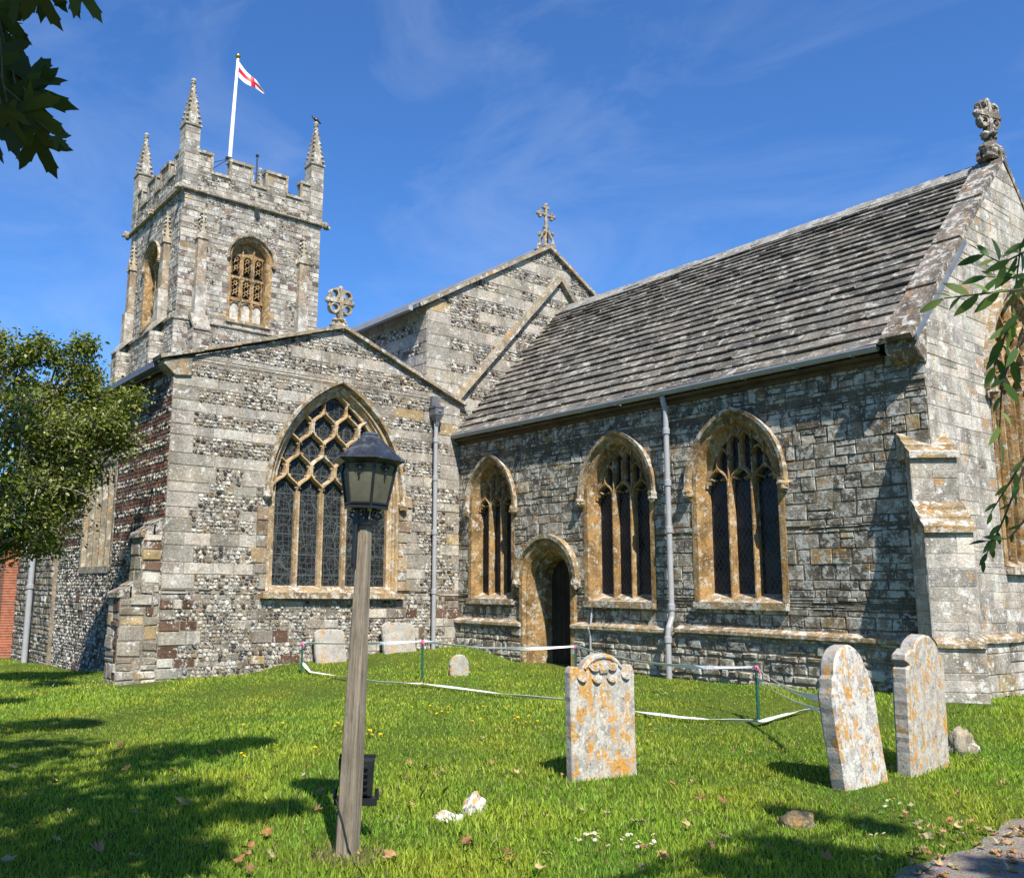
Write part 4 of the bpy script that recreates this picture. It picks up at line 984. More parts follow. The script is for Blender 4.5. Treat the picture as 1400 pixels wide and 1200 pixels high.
# belfry windows
def bel_tracery(mb, ar, io):
    a = ar.a+io; w = 2*a/3; c = ar.c; y0, y1 = .30, .46
    for k in (-.5, .5): bar(mb, seg((c+k*w, ar.z0), (c+k*w, ar.A-.3), 3), .13, y0-.04, y1)
    tiers = [(14.3, 15.15), (15.4, 16.2)]
    for z0, z1 in tiers:
        mb.box(c-a, c+a, y0, y1, z1, z1+.12)
        for k in (-1, 0, 1):
            x0 = c+k*w-w/2+.07; x1 = c+k*w+w/2-.07; wd = (x1-x0)
            P = arc_head(x0, x1, z1-.12, .12, 5); bar(mb, P, .07, y0, y1)
            for j in (0, 1):
                cz = z0+.08+wd*.5+j*(wd*.98)
                if cz+wd*.3 > z1: continue
                annulus(mb, ((x0+x1)/2, cz), wd*.14, wd*.24, y0+.04, y1-.03, 10)
                for q in range(6):
                    an = q*math.pi/3; P1 = ((x0+x1)/2+wd*.22*math.cos(an), cz+wd*.22*math.sin(an)); P2 = ((x0+x1)/2+wd*.52*math.cos(an), cz+wd*.52*math.sin(an)); bar(mb, [P1, P2], .035, y0+.04, y1-.03)
            for xx in (x0, x1): bar(mb, seg((xx, z0), (xx, z1), 2), .05, y0+.03, y1)
    mb.box(c-a, c+a, y0, y1, 14.14, 14.28)
    P = [p for p in ar.path(io) if p[1] >= 16.3-.001]; P = ar.path(io, 16.32) if ar.s < 16.3 else P
    top = [(x, z) for x, z in ar.path(io) if z > 16.3]; h = ar.half(16.32, io); top = [(c-h, 16.32)]+top+[(c+h, 16.32)]
    mb.add([(x, y0+.06, z) for x, z in top], [tuple(range(len(top)))])
    for k in (-1, 0, 1):
        P = arc_head(c+k*w-w/2+.09, c+k*w+w/2-.09, 13.95, .14, 5); bar(mb, P, .06, y0, y1)
def belfry(ar, loc, rz):
    f = window(CH, 'belfry_window', (loc[0]-5, loc[1]-3, loc[2]-.2), rz, ar, [(.12, .004), (.12, -.02), (0, -.02), (-.05, .06), (-.1, .16), (-.12, .50)], (.1, .2, .16), (1.05, .1, .14), 'dark', bel_tracery, .48, 'ham', True, 'ham')  # the glass sheet here is black backing, interior shade painted as colour
    b = MB()
    for k in (-1, 0, 1):
        w = 2*(ar.a-.12)/3; b.box(ar.c+k*w-w/2+.06, ar.c+k*w+w/2-.06, .37, .43, 13.2, 14.1, (.5, .47, .41))
    b.build('blind_panel', 'pale', f)
belfry(belE, *_tf['E']); belfry(belS, *_tf['S'])
mb = MB(); mb.box(TX-TW+.3, TX-.3, TY+.3, TY+TW-.3, 19.0, 19.12); part(mb, 'tower_roof', 'lead')
# flagpole, flag, mast, bird
pole = empty('flagpole', (TX-3.3, TY+3.33, 19.12), 'white flagpole with gilt ball stayed on top of the church tower', 'flagpole')
mb = MB(); mb.tube([(0, 0, 0), (.03, .07, 4), (.1, .17, 8.35)], [.12, .10, .06], 12); mb.build('pole', 'white', pole, smooth=True)
mb = MB(); mb.lathe([(.02, -.14), (.1, -.09), (.14, 0), (.1, .09), (.02, .14)], 12, (.1, .17, 8.5)); mb.build('finial', 'brass', pole, smooth=True)
mb = MB(); mb.lathe([(.13, 3.0), (.16, 3.02), (.16, 3.1), (.13, 3.12)], 12)
for dx, dy in ((2.9, -2.9), (2.9, 2.6), (-2.9, 2.9), (-2.9, -2.9)): mb.tube([(0, 0, 3.05), (dx, dy, .6)], .018, 5)
mb.build('stay', 'black', pole)
fl = MB(); P0 = Vector((TX-3.2, TY+3.50, 19.12)); rt2 = Vector((RGT.x, RGT.y, 0)).normalized(); fw2 = Vector((FWD.x, FWD.y, 0)).normalized(); ns, ntt = 24, 12; vs = []; top = Vector((0, 0, 8.2))
for i in range(ns+1):
    s = i/ns
    for j in range(ntt+1):
        t_ = j/ntt; x = 1.12*s; zt = -1.12*s**1.05-.06*math.sin(s*6); hh = .82*(1-.86*s**1.6)
        p = P0+top+rt2*(x+.07+.10*t_*s*(1-s)*3)+_up*(zt-hh*t_)+fw2*(.16*math.sin(s*7+t_*2)*s+.75*s)
        vs.append(tuple(p))
for i in range(ns):
    for j in range(ntt):
        s, t_ = (i+.5)/ns, (j+.5)/ntt; red = abs(t_-.5) < .135 or abs(s-.56) < .085
        fl.add([vs[i*(ntt+1)+j], vs[i*(ntt+1)+j+1], vs[(i+1)*(ntt+1)+j+1], vs[(i+1)*(ntt+1)+j]], [(0, 1, 2, 3)], (.55, .015, .04) if red else (.8, .79, .78))
fo = fl.build('flag', 'petal', smooth=True); tag(fo, 'white flag with a red cross drooping from the tower flagpole', 'flag')
mast = empty('weather_mast', (TX-.25, TY+3.45, 19.6), 'thin black mast with white sensor housing in a gap of the tower parapet', 'mast')
mb = MB(); mb.tube([(0, 0, -.3), (0, 0, 1.5)], .035, 8); mb.blob((0, 0, 1.55), .08, 2, .02); mb.build('pole', 'black', mast)
mb = MB(); mb.lathe([(.05, -.05), (.13, 0), (.13, .34), (.1, .42), (.02, .45)], 12, (.06, -.28, .1)); mb.tube([(.06, -.28, .2), (0, 0, .2)], .025, 6); mb.build('sensor_housing', 'white', mast, smooth=True)
pt = Vector((TX-.28, TY+TW-.28, SZ+.12+5.24))
bd = MB(); vs = []; prof = [(-.30, .02), (-.24, .045), (-.14, .06), (-.05, .095), (.04, .10), (.11, .075), (.15, .058), (.20, .062), (.245, .045), (.27, .016), (.33, .004)]
bd.tube([(0, s*.75, .12+s*.62+(.03 if s > .18 else 0)) for s, r in prof], [r for s, r in prof], 10)
bd.tube([(-.03, 0, .10), (-.03, .01, -.04)], .012, 5); bd.tube([(.03, 0, .10), (.03, .01, -.04)], .012, 5)
o = bd.build('bird', 'black', None, tuple(pt), R(150), True); tag(o, 'black bird perched on the tip of a tower pinnacle', 'bird')

# ------------------------------------------------------------------ brick wall at far left
mb = MB(); mb.box(-22, -11.45, -7.6, -7.2, -.9, 2.9)
bw = mb.build('brick_wall', 'brick'); tag(bw, 'red brick wall beyond the chapel, half hidden by the leafy tree', 'wall')
mb = MB(); mb.box(-22, -11.45, -7.66, -7.14, 2.9, 3.0); mb.build('coping', 'trim', bw)

# ------------------------------------------------------------------ lamp post
LX, LY = 11.95, -10.12; LZ = gz(LX, LY)
lamp = empty('lamp_post', (LX, LY, LZ), 'weathered wooden lamp post carrying an old black lantern', 'lamp post', rz=R(28)); lamp.rotation_euler = (Matrix.Rotation(R(1.7), 4, _fw) @ Matrix.Rotation(R(28), 4, 'Z')).to_euler()
mb = MB()
ring = [(.068, 0), (.066, .12), (.065, .3), (.063, .5), (.062, .7), (.058, .95), (.055, 1.15), (.052, 1.35), (.049, 1.6), (.045, 1.85), (.041, 2.06), (.038, 2.08)]; vs = []
for w, z in ring:
    w *= .9; c_ = w*.78
    for (x, y) in ((-w, -c_), (-c_, -w), (c_, -w), (w, -c_), (w, c_), (c_, w), (-c_, w), (-w, c_)): vs.append((x+U(-.003, .003), y+U(-.003, .003), z-.15 if z == 0 else z))
n = 8; fs = [(i*n+j, i*n+(j+1) % n, (i+1)*n+(j+1) % n, (i+1)*n+j) for i in range(len(ring)-1) for j in range(n)]+[tuple(range((len(ring)-1)*n, len(ring)*n))]
mb.add(vs, fs); mb.build('post', 'post', lamp)
lan = MB(); hexp = lambda r, z, ph=R(12): [(r*math.cos(ph+math.pi/3*i), r*math.sin(ph+math.pi/3*i), z) for i in range(6)]
zb, zt, rb, rtp = 2.155, 2.44, .140, .195
for i in range(6):
    A, B = Vector(hexp(rb, zb)[i]), Vector(hexp(rtp, zt)[i]); lan.tube([A, B], .0095, 6)
    for r, z in ((rb, zb), (rtp, zt), (rb+.006, zb+.02)): lan.tube([hexp(r, z)[i], hexp(r, z)[(i+1) % 6]], .0105, 6)
    m_ = (Vector(hexp(rtp, zt)[i])+Vector(hexp(rtp, zt)[(i+1) % 6]))/2; nn = Vector((m_.x, m_.y, 0)).normalized(); tt = Vector((-nn.y, nn.x, 0))
    for dx, dz, r in ((0, -.045, .014), (-.024, -.03, .011), (.024, -.03, .011), (0, -.075, .008), (0, -.02, .012)): lan.blob(tuple(m_+tt*dx+_up*dz+nn*.002), r, 1, .1, 7, 5)
lan.add(hexp(rb+.012, zb-.012)+hexp(rb+.012, zb+.006), [tuple(reversed(range(6))), tuple(range(6, 12))]+[(i, (i+1) % 6, 6+(i+1) % 6, 6+i) for i in range(6)])
lanf = lan.build('lantern', 'black', lamp)
gl_ = MB(); A = hexp(rb-.004, zb+.008); B = hexp(rtp-.006, zt); gl_.add(A+B, [(i, (i+1) % 6, 6+(i+1) % 6, 6+i) for i in range(6)]); gl_.build('glass', 'pane', lanf)
rf_ = MB(); prof = [(.245, 2.455), (.252, 2.461), (.245, 2.475), (.195, 2.508), (.14, 2.556), (.085, 2.61), (.056, 2.632), (.062, 2.638), (.062, 2.648), (.04, 2.654)]
rf_.add(hexp(.245, 2.455)+hexp(.195, 2.43), [(i, 6+i, 6+(i+1) % 6, (i+1) % 6) for i in range(6)])
vs = []; [vs.extend(hexp(r, z)) for r, z in prof]; k = len(prof)
rf_.add(vs, [(i*6+j, i*6+(j+1) % 6, (i+1)*6+(j+1) % 6, (i+1)*6+j) for i in range(k-1) for j in range(6)]+[tuple(range((k-1)*6, k*6))])
MT['lanroof'] = simple('worn_black_metal', (.035, .037, .042), .3, .25, .6, .5, 9, .35, (.16, .18, .21))
rf_.build('lantern_roof', 'lanroof', lanf)
br = MB()
br.box(-.060, .060, -.060, -.045, 2.04, 2.075); br.box(-.060, -.045, -.045, .060, 2.04, 2.075); br.box(.045, .060, -.045, .060, 2.04, 2.075); br.box(-.045, .045, .047, .060, 2.04, 2.075)
br.tube([(-.040, -.056, 1.78), (-.036, -.054, 2.0), (-.03, -.045, 2.15)], .014, 6); br.box(-.056, -.022, -.062, -.048, 1.76, 2.12)
br.tube([(0, 0, 2.07), (0, 0, 2.15)], .012, 6); br.tube([(.03, -.03, 2.07), (.045, -.04, 2.13)], .008, 6)
for a in (R(12+30), R(12+150), R(12+270), R(12+210), R(12-30)):
    P = []
    for i in range(26):
        t_ = i/25*2.6*math.pi; r = .036*(1-i/32); P.append((.085+r*math.cos(t_+1.2), 2.105+r*math.sin(t_+1.2)))
    br.tube([(p[0]*math.cos(a), p[0]*math.sin(a), p[1]) for p in P], .007, 6); br.tube([(.03*math.cos(a), .03*math.sin(a), 2.15), (.09*math.cos(a), .09*math.sin(a), 2.143)], .008, 6)
br.build('bracket', 'black', lamp)
# cable on the post
mb = MB(); mb.tube([(-.075, -.02, .0), (-.078, -.01, .25), (-.06, -.07, .33), (.0, -.073, .2), (.05, -.075, .06), (.07, -.05, .0)], .004, 5); mb.build('cable', 'black', lamp)
# floodlight behind the post
fx = Vector((LX, LY, 0))+Vector((_fw.x, _fw.y, 0))*.24+Vector((_rt.x, _rt.y, 0))*.02
fl_ = empty('floodlight', (fx.x, fx.y, gz(fx.x, fx.y)-.05), 'black floodlight mounted low behind the wooden lamp post', 'floodlight', rz=YAW)
mb = MB(); mb.prism([(-.105, .33), (.105, .33), (.118, .57), (-.118, .57)], .02, .12, bev=.018)
for i in range(5): mb.box(-.08, .08, -.012, .02, .36+i*.04, .372+i*.04)
mb.box(-.122, .122, .118, .14, .565, .585); mb.build('housing', 'black', fl_)
mb = MB(); mb.tube([(-.135, .07, .38), (-.14, .06, .32), (-.1, .05, .29), (.1, .05, .29), (.14, .06, .32), (.135, .07, .38)], .015, 6); mb.box(-.14, .14, .0, .09, .285, .33); mb.tube([(0, .05, .3), (0, .05, -.05)], .022, 8); mb.build('bracket', 'black', fl_)
mb = MB(); mb.quad((-.09, .1225, .36), (-.09, .1225, .55), (.09, .1225, .55), (.09, .1225, .36)); mb.build('lamp_glass', 'pane', fl_)

# ------------------------------------------------------------------ headstones
def slab(outline, t, seed, dis=.006, bev=.012):
    """solid stone slab; outline (x,z) counter-clockwise seen from -y"""
    rnd = random.Random(seed); mb = MB(); mb.prism([(x+rnd.uniform(-dis, dis), z+rnd.uniform(-dis, dis)) for x, z in outline], -t/2, t/2, bev=bev, side=1); return mb
def refine(pts, d=.04):
    out = []; n = len(pts)
    for i in range(n):
        a, b = pts[i], pts[(i+1) % n]; k = max(1, int(math.hypot(b[0]-a[0], b[1]-a[1])/d)); out += [(a[0]+(b[0]-a[0])*j/k, a[1]+(b[1]-a[1])*j/k) for j in range(k)]
    return out
def arcp(c, r, a0, a1, n=10, ry=None): return [(c[0]+r*math.cos(R(a0+(a1-a0)*i/n)), c[1]+(ry or r)*math.sin(R(a0+(a1-a0)*i/n))) for i in range(n+1)]
def place(o, x, y, rz, tiltx=0, tilty=0):
    o.location = (x, y, gz(x, y)); o.rotation_euler = (tiltx, tilty, rz)
from mathutils import noise as MN
def rockm(mb, c, r, seed, sq):
    nu, nv = 28, 18; vs = []
    for i in range(nv+1):
        th = math.pi*i/nv
        for j in range(nu):
            a = 2*math.pi*j/nu; d = Vector((math.sin(th)*math.cos(a), math.sin(th)*math.sin(a), math.cos(th))); o = d*1.3+Vector((seed, seed*.7, 0))
            q = 1+.45*MN.noise(o)+.22*MN.noise(o*2.6)+.10*abs(MN.noise(o*6)); vs.append((c[0]+d.x*r*q*sq[0], c[1]+d.y*r*q*sq[1], c[2]+d.z*r*q*sq[2]))
    mb.add(vs, [(i*nu+j, (i+1)*nu+j, (i+1)*nu+(j+1) % nu, i*nu+(j+1) % nu) for i in range(nv) for j in range(nu)])
# first: carved, shouldered
w = .365
ol = refine([(-w, -.35), (w, -.35), (w, .88)]+arcp((w-.055, .90), .055, 0, 120, 5)+[(w-.10, .925)]+arcp((0, .86), .245, 18, 162, 16, .20)+[(-w+.10, .925)]+arcp((-w+.055, .90), .055, 60, 180, 5))
mb = slab(ol, .09, 1, .003)
for (cx, cz, r, a0, a1) in ((-.10, .985, .07, 190, 350), (.10, .985, .07, 190, 350), (-.24, .885, .055, 185, 355), (-.075, .87, .055, 185, 355), (.095, .87, .055, 185, 355), (.26, .885, .05, 185, 355)):
    for k in range(3):
        P = arcp((cx, cz), r*(1-.3*k), a0, a1, 8); mb.tube([(x, -.048-.012*math.sin(math.pi*i/8), z) for i, (x, z) in enumerate(P)], [.004+.012*math.sin(math.pi*i/8) for i in range(9)], 6)
for s in (-1, 1): mb.tube([(s*x, -.05, z) for x, z in ((.0, 1.03), (.08, 1.02), (.16, .98), (.21, .93))], .014, 6)
mb.blob((0, -.05, .93), .055, 6, .2, sq=(1, .4, 1))
o = mb.build('headstone', ['hs1', 'hside']); x, y = 11.28, -7.14; place(o, x, y, R(84), R(-1)); tag(o, 'squarish upright headstone with carved scrolled top, spotted white and orange', 'headstone')
w = .325
ol = refine([(-w, -.4), (w, -.4), (w, .78), (w-.035, .86), (w-.05, .93)]+arcp((0, .92), .245, 8, 172, 16, .25)+[(-w+.05, .93), (-w+.035, .86), (-w, .78)])
mb = slab(ol, .15, 2, .004, .02); o = mb.build('headstone', ['hs2', 'hside']); place(o, 12.74, -5.56, R(90), R(-2), R(-1.2)); o.rotation_euler = (R(-2), R(-7), R(90)); tag(o, 'leaning narrow headstone with bleached face and rounded shouldered top', 'headstone')
w = .41
ol = refine([(-w, -.4), (w, -.4), (w, .99), (w-.05, 1.02)]+arcp((.03, .97), .3, 15, 150, 14, .24)+[(-.30, 1.09), (-w, 1.045), (-w, 1.0), (-w+.06, .975), (-w+.06, .95), (-w, .92), (-w, .88)])
mb = slab(ol, .14, 3, .004, .016); o = mb.build('headstone', ['hs3', 'hside']); place(o, 12.76, -4.50, R(94), R(1)); tag(o, 'tall cream headstone with notched shoulder, farthest right of the standing stones', 'headstone')
mb = MB(); rockm(mb, (0, 0, .02), .25, 33, (.95, .5, .8)); o = mb.build('broken_stone', 'trim', smooth=True); place(o, 12.5, -3.15, R(95)); tag(o, 'low broken stone lump just behind the tall cream headstone', 'stone')
mb = slab(refine([(-.19, -.2), (.19, -.2), (.19, .22)]+arcp((0, .22), .19, 5, 175, 10, .16)), .1, 5, .01, .02); o = mb.build('headstone', ['oldslab', 'hside']); p = on_plane(628, 915, 2, .2); place(o, p.x, p.y, R(80), R(-4)); tag(o, 'small grey rounded headstone near the corner of the two walls', 'headstone')
for (xa, ya, w_, h_, lb) in ((.32, -1.85, .42, .62, 'pale worn slab leaning on the chapel wall, nearer the downpipe'), (.3, -3.55, .36, .66, 'blotched slab leaning against the chapel wall below the big window')):
    mb = slab(refine([(-w_, -.2), (w_, -.2), (w_, h_-.06), (w_-.08, h_), (-w_+.1, h_+.02), (-w_, h_-.05)], .08), .1, int(xa*100), .012, .02); o = mb.build('leaning_slab', ['oldslab', 'hside']); place(o, xa, ya, R(90), R(-12)); tag(o, lb, 'stone slab')
mb = MB(); rockm(mb, (0, 0, .02), .105, 11, (1, .55, .75)); o = mb.build('rock', 'rock', smooth=True); place(o, 11.62, -9.10, R(60)); o.location.z -= .035; tag(o, 'low white mottled rock in the grass, left one of a touching pair', 'rock')
mb = MB(); rockm(mb, (0, 0, .05), .115, 14, (.7, .5, 1)); o = mb.build('rock', 'rock', smooth=True); place(o, 11.58, -8.86, R(60), 0, R(28)); o.location.z -= .03; tag(o, 'tilted white mottled rock in the grass, right one of a touching pair', 'rock')
mb = MB(); rockm(mb, (0, 0, .04), .115, 21, (1.05, .7, .8)); o = mb.build('rock', 'boulder', smooth=True); place(o, 13.15, -7.15, R(70)); o.location.z -= .03; tag(o, 'small tan boulder alone in the grass before the leaning headstone', 'rock')

# ------------------------------------------------------------------ barrier stakes and tape
ST = []
C3 = on_plane(787, 897, 1, -1.55)
for i, (x, y, h_, lb) in enumerate(((1.38, -4.81, .62, 'green stake against the chapel wall at the tape end'), (3.89, -3.8, .72, 'green barrier stake in front of the grey downpipe of the chapel'), (C3.x, C3.y, .0, 'green barrier stake beside the church door'), (9.95, -2.91, .70, 'green barrier stake with pink ribbon left of the leaning headstone'))):
    z = gz(x, y)
    if i == 2: h_ = on_plane(787, 879, 1, C3.y).z-z
    s_ = empty('barrier_stake', (x, y, z), lb, 'stake', 'green stakes holding the barrier tape')
    mb = MB(); mb.tube([(0, 0, -.1), (0, 0, h_)], .02, 8); mb.blob((0, 0, h_), .022, 1, .02); mb.build('shaft', 'green', s_)
    MT.setdefault('pink', simple('pink_ribbon', (.7, .12, .25), .5, 0, .4, .1))
    mb = MB(); mb.lathe([(.026, -.03), (.03, -.02), (.03, .02), (.026, .03)], 8, (0, 0, h_-.06)); mb.tube([(.025, 0, h_-.06), (.06, -.01, h_-.11), (.05, -.01, h_-.15)], .008, 5); mb.build('ribbon', 'pink', s_)
    ST.append(Vector((x, y, z+h_)))
def tape(pts, w, name, lb, mat='tape', flat=False, tw=1.2):
    mb = MB(); vs = []; k = len(pts)
    for i, p in enumerate(pts):
        p = Vector(p); t_ = (Vector(pts[min(i+1, k-1)])-Vector(pts[max(i-1, 0)])).normalized(); sd = t_.cross(_up).normalized(); a = tw*math.sin(i*.35)*.5+(R(80) if flat else R(12)+.3*math.sin(i*.9))
        up = _up*math.cos(a)+sd*math.sin(a); ww = w*(.75+.25*math.sin(i*.7+1))
        for (s, d) in ((-1, .0015), (1, .0015), (1, -.0015), (-1, -.0015)): nrm = t_.cross(up).normalized(); vs.append(tuple(p+up*s*ww/2+nrm*d))
    fs = [(i*4+j, i*4+(j+1) % 4, (i+1)*4+(j+1) % 4, (i+1)*4+j) for i in range(k-1) for j in range(4)]
    mb.add(vs, fs); o = mb.build(name, mat); return tag(o, lb, 'tape', 'white barrier tape runs')
def sag(a, b, s, n=14): return [tuple(a+(b-a)*(i/n)-_up*s*4*(i/n)*(1-i/n)) for i in range(n+1)]
dz = Vector((0, 0, -.05))
tape(sag(ST[0]+dz, ST[1]+dz, .03), .055, 'barrier_tape', 'white tape stretched between the two left stakes')
tape(sag(ST[1]+dz, ST[2]+dz, .08), .055, 'barrier_tape', 'white tape sloping past the small headstone to the door stake')
tape(sag(ST[2]+dz, ST[3]+dz, .12), .055, 'barrier_tape', 'white tape passing behind the carved headstone')
E2 = Vector((12.62, -5.0, .62))
E2 = on_plane(1150, 962, 0, 12.6)
tape(sag(ST[3]+dz, E2+_up*.05, .10), .032, 'barrier_tape', 'upper slack tape from the ribboned stake to the leaning headstone')
tape(sag(ST[3]-_up*.18, E2-_up*.01, .03), .035, 'barrier_tape', 'middle slack tape from the ribboned stake to the leaning headstone')
tape(sag(ST[3]-_up*.20, E2-_up*.10, .06), .032, 'barrier_tape', 'lowest slack tape from the ribboned stake to the leaning headstone')
def gpt(x, y, z=.0):
    q = on_plane(x, y, 2, 0.05)
    for _ in range(4): q = on_plane(x, y, 2, gz(q.x, q.y)+z)
    return q
def smooth(px, n=5, z=.06):
    out = []
    for (a, b) in zip(px[:-1], px[1:]): out += [tuple(gpt(a[0]+(b[0]-a[0])*i/n, a[1]+(b[1]-a[1])*i/n, z)) for i in range(n)]
    return out+[tuple(gpt(*px[-1], z))]
tape(smooth([(413, 905), (424, 918), (470, 925), (520, 932), (577, 934)]), .08, 'barrier_tape', 'white tape lying on the grass below the big window', flat=True)
tape(smooth([(577, 934), (640, 942), (700, 950), (772, 956)]), .08, 'barrier_tape', 'white tape lying on the grass left of the carved headstone', flat=True)
tape(smooth([(868, 972), (930, 980), (985, 984), (1037, 985)]), .08, 'barrier_tape', 'white tape lying on the grass right of the carved headstone', flat=True)
tape(smooth([(1037, 987), (1060, 980), (1090, 972), (1128, 968)]), .08, 'barrier_tape', 'white tape lying on the grass beside the leaning headstone', flat=True)

# ------------------------------------------------------------------ trees
def np_mesh(name, V, tri_counts, cols, mats, parent=None, smooth=False):
    """V: (n,k,3) polygons of k vertices each"""
    n, k, _ = V.shape; me = bpy.data.meshes.new(name); me.vertices.add(n*k); me.vertices.foreach_set('co', V.astype(np.float32).ravel())
    me.loops.add(n*k); me.loops.foreach_set('vertex_index', np.arange(n*k, dtype=np.int32)); me.polygons.add(n)
    me.polygons.foreach_set('loop_start', np.arange(0, n*k, k, dtype=np.int32)); me.polygons.foreach_set('loop_total', np.full(n, k, dtype=np.int32)); me.update(calc_edges=True)
    finish(me, cols, np.zeros(n, dtype=np.int32), mats, smooth); me.validate()
    return link(name, me, parent)
def leaves(P, size, cols, shape, droop=.3, up=.5):
    """P (n,3) leaf positions -> polygons with given 2-D outline"""
    n = len(P); S = np.array(shape); k = len(S)
    nrm = np.random.normal(size=(n, 3)); nrm[:, 2] = np.abs(nrm[:, 2])+up; nrm /= np.linalg.norm(nrm, axis=1, keepdims=True)
    d = np.random.normal(size=(n, 3)); d[:, 2] -= droop; d -= nrm*(d*nrm).sum(1, keepdims=True); d /= np.linalg.norm(d, axis=1, keepdims=True); sd = np.cross(nrm, d)
    sz = size*np.random.uniform(.6, 1.25, n)[:, None, None]
    return P[:, None, :]+sz*(S[None, :, 0:1]*d[:, None, :]+S[None, :, 1:2]*sd[:, None, :]+.0*nrm[:, None, :]+(np.abs(S[None, :, 1:2])*.35-.25*S[None, :, 0:1]**2)*nrm[:, None, :])
OVAL = [(0, 0), (.35, .26), (.75, .2), (1, 0), (.75, -.2), (.35, -.26)]
MAPLE = [(0, 1.0), (5, .86), (9, .80), (12, .83), (15, .62), (20, .50), (27, .36), (33, .46), (36, .62), (40, .64), (44, .78), (50, .95), (55, .78), (60, .73), (63, .76), (67, .54), (74, .40), (82, .33), (90, .42), (96, .47), (104, .66), (110, .46), (118, .38), (122, .39), (132, .27), (155, .17)]
MAPLE = [(.22+rr*math.cos(R(aa)), rr*math.sin(R(aa))) for aa, rr in MAPLE]
MAPLE = [(.12, 0)]+list(reversed(MAPLE))+[(x, -y) for x, y in MAPLE[1:]]
def palette(n, cs, v=.25):
    c = np.array(cs)[np.random.randint(0, len(cs), n)]; return np.clip(c*(1+np.random.uniform(-v, v, (n, 1))), .003, 1)
def limb(mb, a, b, r0, r1, bend=.15, n=6):
    a, b = Vector(a), Vector(b); L = (b-a).length; o = Vector((U(-1, 1), U(-1, 1), U(-.3, .8)))*L*bend
    P = [a+(b-a)*(i/n)+o*math.sin(math.pi*i/n)+Vector((U(-1, 1), U(-1, 1), U(-1, 1)))*L*.02*(0 < i < n) for i in range(n+1)]
    mb.tube([tuple(p) for p in P], [r0+(r1-r0)*i/n for i in range(n+1)], 7); return P
# hawthorn-like small tree at left
TB0 = Vector((-2.6, -10.9, 0)); TB0.z = gz(TB0.x, TB0.y)
ht = empty('small_tree', tuple(TB0), 'bushy green small tree in front of the chapel side wall', 'tree')
tr = MB(); cen = at_depth(60, 625, 16.6); pts = []
P = limb(tr, TB0, TB0+Vector((.1, .1, 2.0)), .17, .12, .04); fork = P[-1]; rng = np.random.RandomState(3)
clumps = []
for (px, py, dd, r) in ((20, 560, 16.2, .8), (70, 560, 16.6, .75), (120, 575, 16.9, .7), (45, 620, 16, .8), (95, 630, 16.4, .75), (140, 600, 17, .38), (10, 680, 16.2, .8), (60, 690, 16.8, .7), (95, 690, 16.5, .3), (25, 740, 16.5, .45), (-40, 560, 16, .9), (-60, 650, 16.2, .9), (-110, 600, 16.5, .9), (-90, 700, 16.3, .7), (30, 530, 16.6, .45), (80, 540, 16.8, .42), (125, 540, 16.8, .4), (160, 560, 17, .4), (165, 605, 17, .35), (-30, 530, 16.4, .6), (-90, 550, 16.4, .7), (112, 505, 16.7, .3), (48, 488, 16.5, .25), (125, 640, 17, .22), (182, 545, 17, .2), (-20, 745, 16.2, .5), (5, 490, 16.4, .25), (58, 470, 16.5, .16), (106, 478, 16.7, .2), (118, 472, 16.7, .12), (35, 482, 16.5, .2), (125, 520, 16.8, .25), (0, 470, 16.4, .2), (80, 490, 16.6, .15), (65, 745, 16.6, .3), (30, 590, 15.6, .7), (90, 590, 15.9, .6), (50, 660, 15.6, .7), (95, 655, 16, .35), (20, 700, 15.6, .6), (155, 575, 16.6, .32), (60, 720, 15.8, .4), (130, 580, 16.2, .35)):
    q = at_depth(px, py, dd); clumps.append((q, r)); limb(tr, fork+(q-fork)*U(0, .15), q, .05, .018, .12)
    for k in range(int(10+20*r)):
        e = q+Vector(rng.normal(size=3)).normalized()*r*U(.6, 1.3); limb(tr, q+(e-q)*.1, e, .017, .005, .1, 3); m = int(7+7*r)
        for i in range(4): pts.append(np.array(e)[None]+rng.normal(size=(m, 3))*(.10+.08*r)*np.array([1, 1, .8])-np.array((e-q)*(.22*i))[None])
tr.build('trunk', 'paletwig', ht, tuple(-TB0))
P = np.concatenate(pts); c = palette(len(P), [(.15, .185, .035), (.20, .22, .04), (.10, .135, .025), (.25, .24, .06), (.07, .10, .022)]); V = leaves(P, .082, c, OVAL, .3, .4)
o = np_mesh('crown', V, None, c, 'leaf', ht); o.location = -TB0

# broad sycamore overhead, trunk behind the viewpoint: casts the dappled shade
SB = CAM+Vector((_fw.x, _fw.y, 0))*-3.4+Vector((_rt.x, _rt.y, 0))*-5.0; SB.z = gz(SB.x, SB.y)
sy = empty('sycamore_tree', tuple(SB), 'broad sycamore whose large leaves, toned as if in shade, hang into the top left corner', 'tree')
tr = MB(); limb(tr, SB, SB+Vector((0, .1, 3.5)), .38, .28, .02); fork = SB+Vector((0, .1, 3.5)); pts = []
def shade(px, py, h_, r, dens=1.0):
    g_ = gpt(px, py); q = Vector((g_.x, g_.y, g_.z))+SUN_DIR*(h_/math.sin(SUN_EL)); return q, r, dens
cl = []
for a in ((110, 1075, 7.5, .75), (40, 1130, 7, .9), (190, 1130, 6.5, .6), (215, 1035, 8, .6), (300, 1022, 8.4, .4), (345, 1015, 8.2, .22), (250, 1085, 7, .45), (30, 1030, 8, .8), (60, 990, 9, .5), (115, 990, 9, .22), (130, 1180, 6, .6), (30, 1190, 6, .7), (250, 1170, 6.2, .28), (320, 1110, 7, .25), (390, 1105, 6.6, .12), (20, 925, 9.5, .7), (70, 935, 9.5, .4), (0, 960, 9, .35), (-80, 1000, 8, 1.0), (-150, 1100, 7, 1.1), (-120, 950, 9, 1.0)): cl.append(shade(*a))
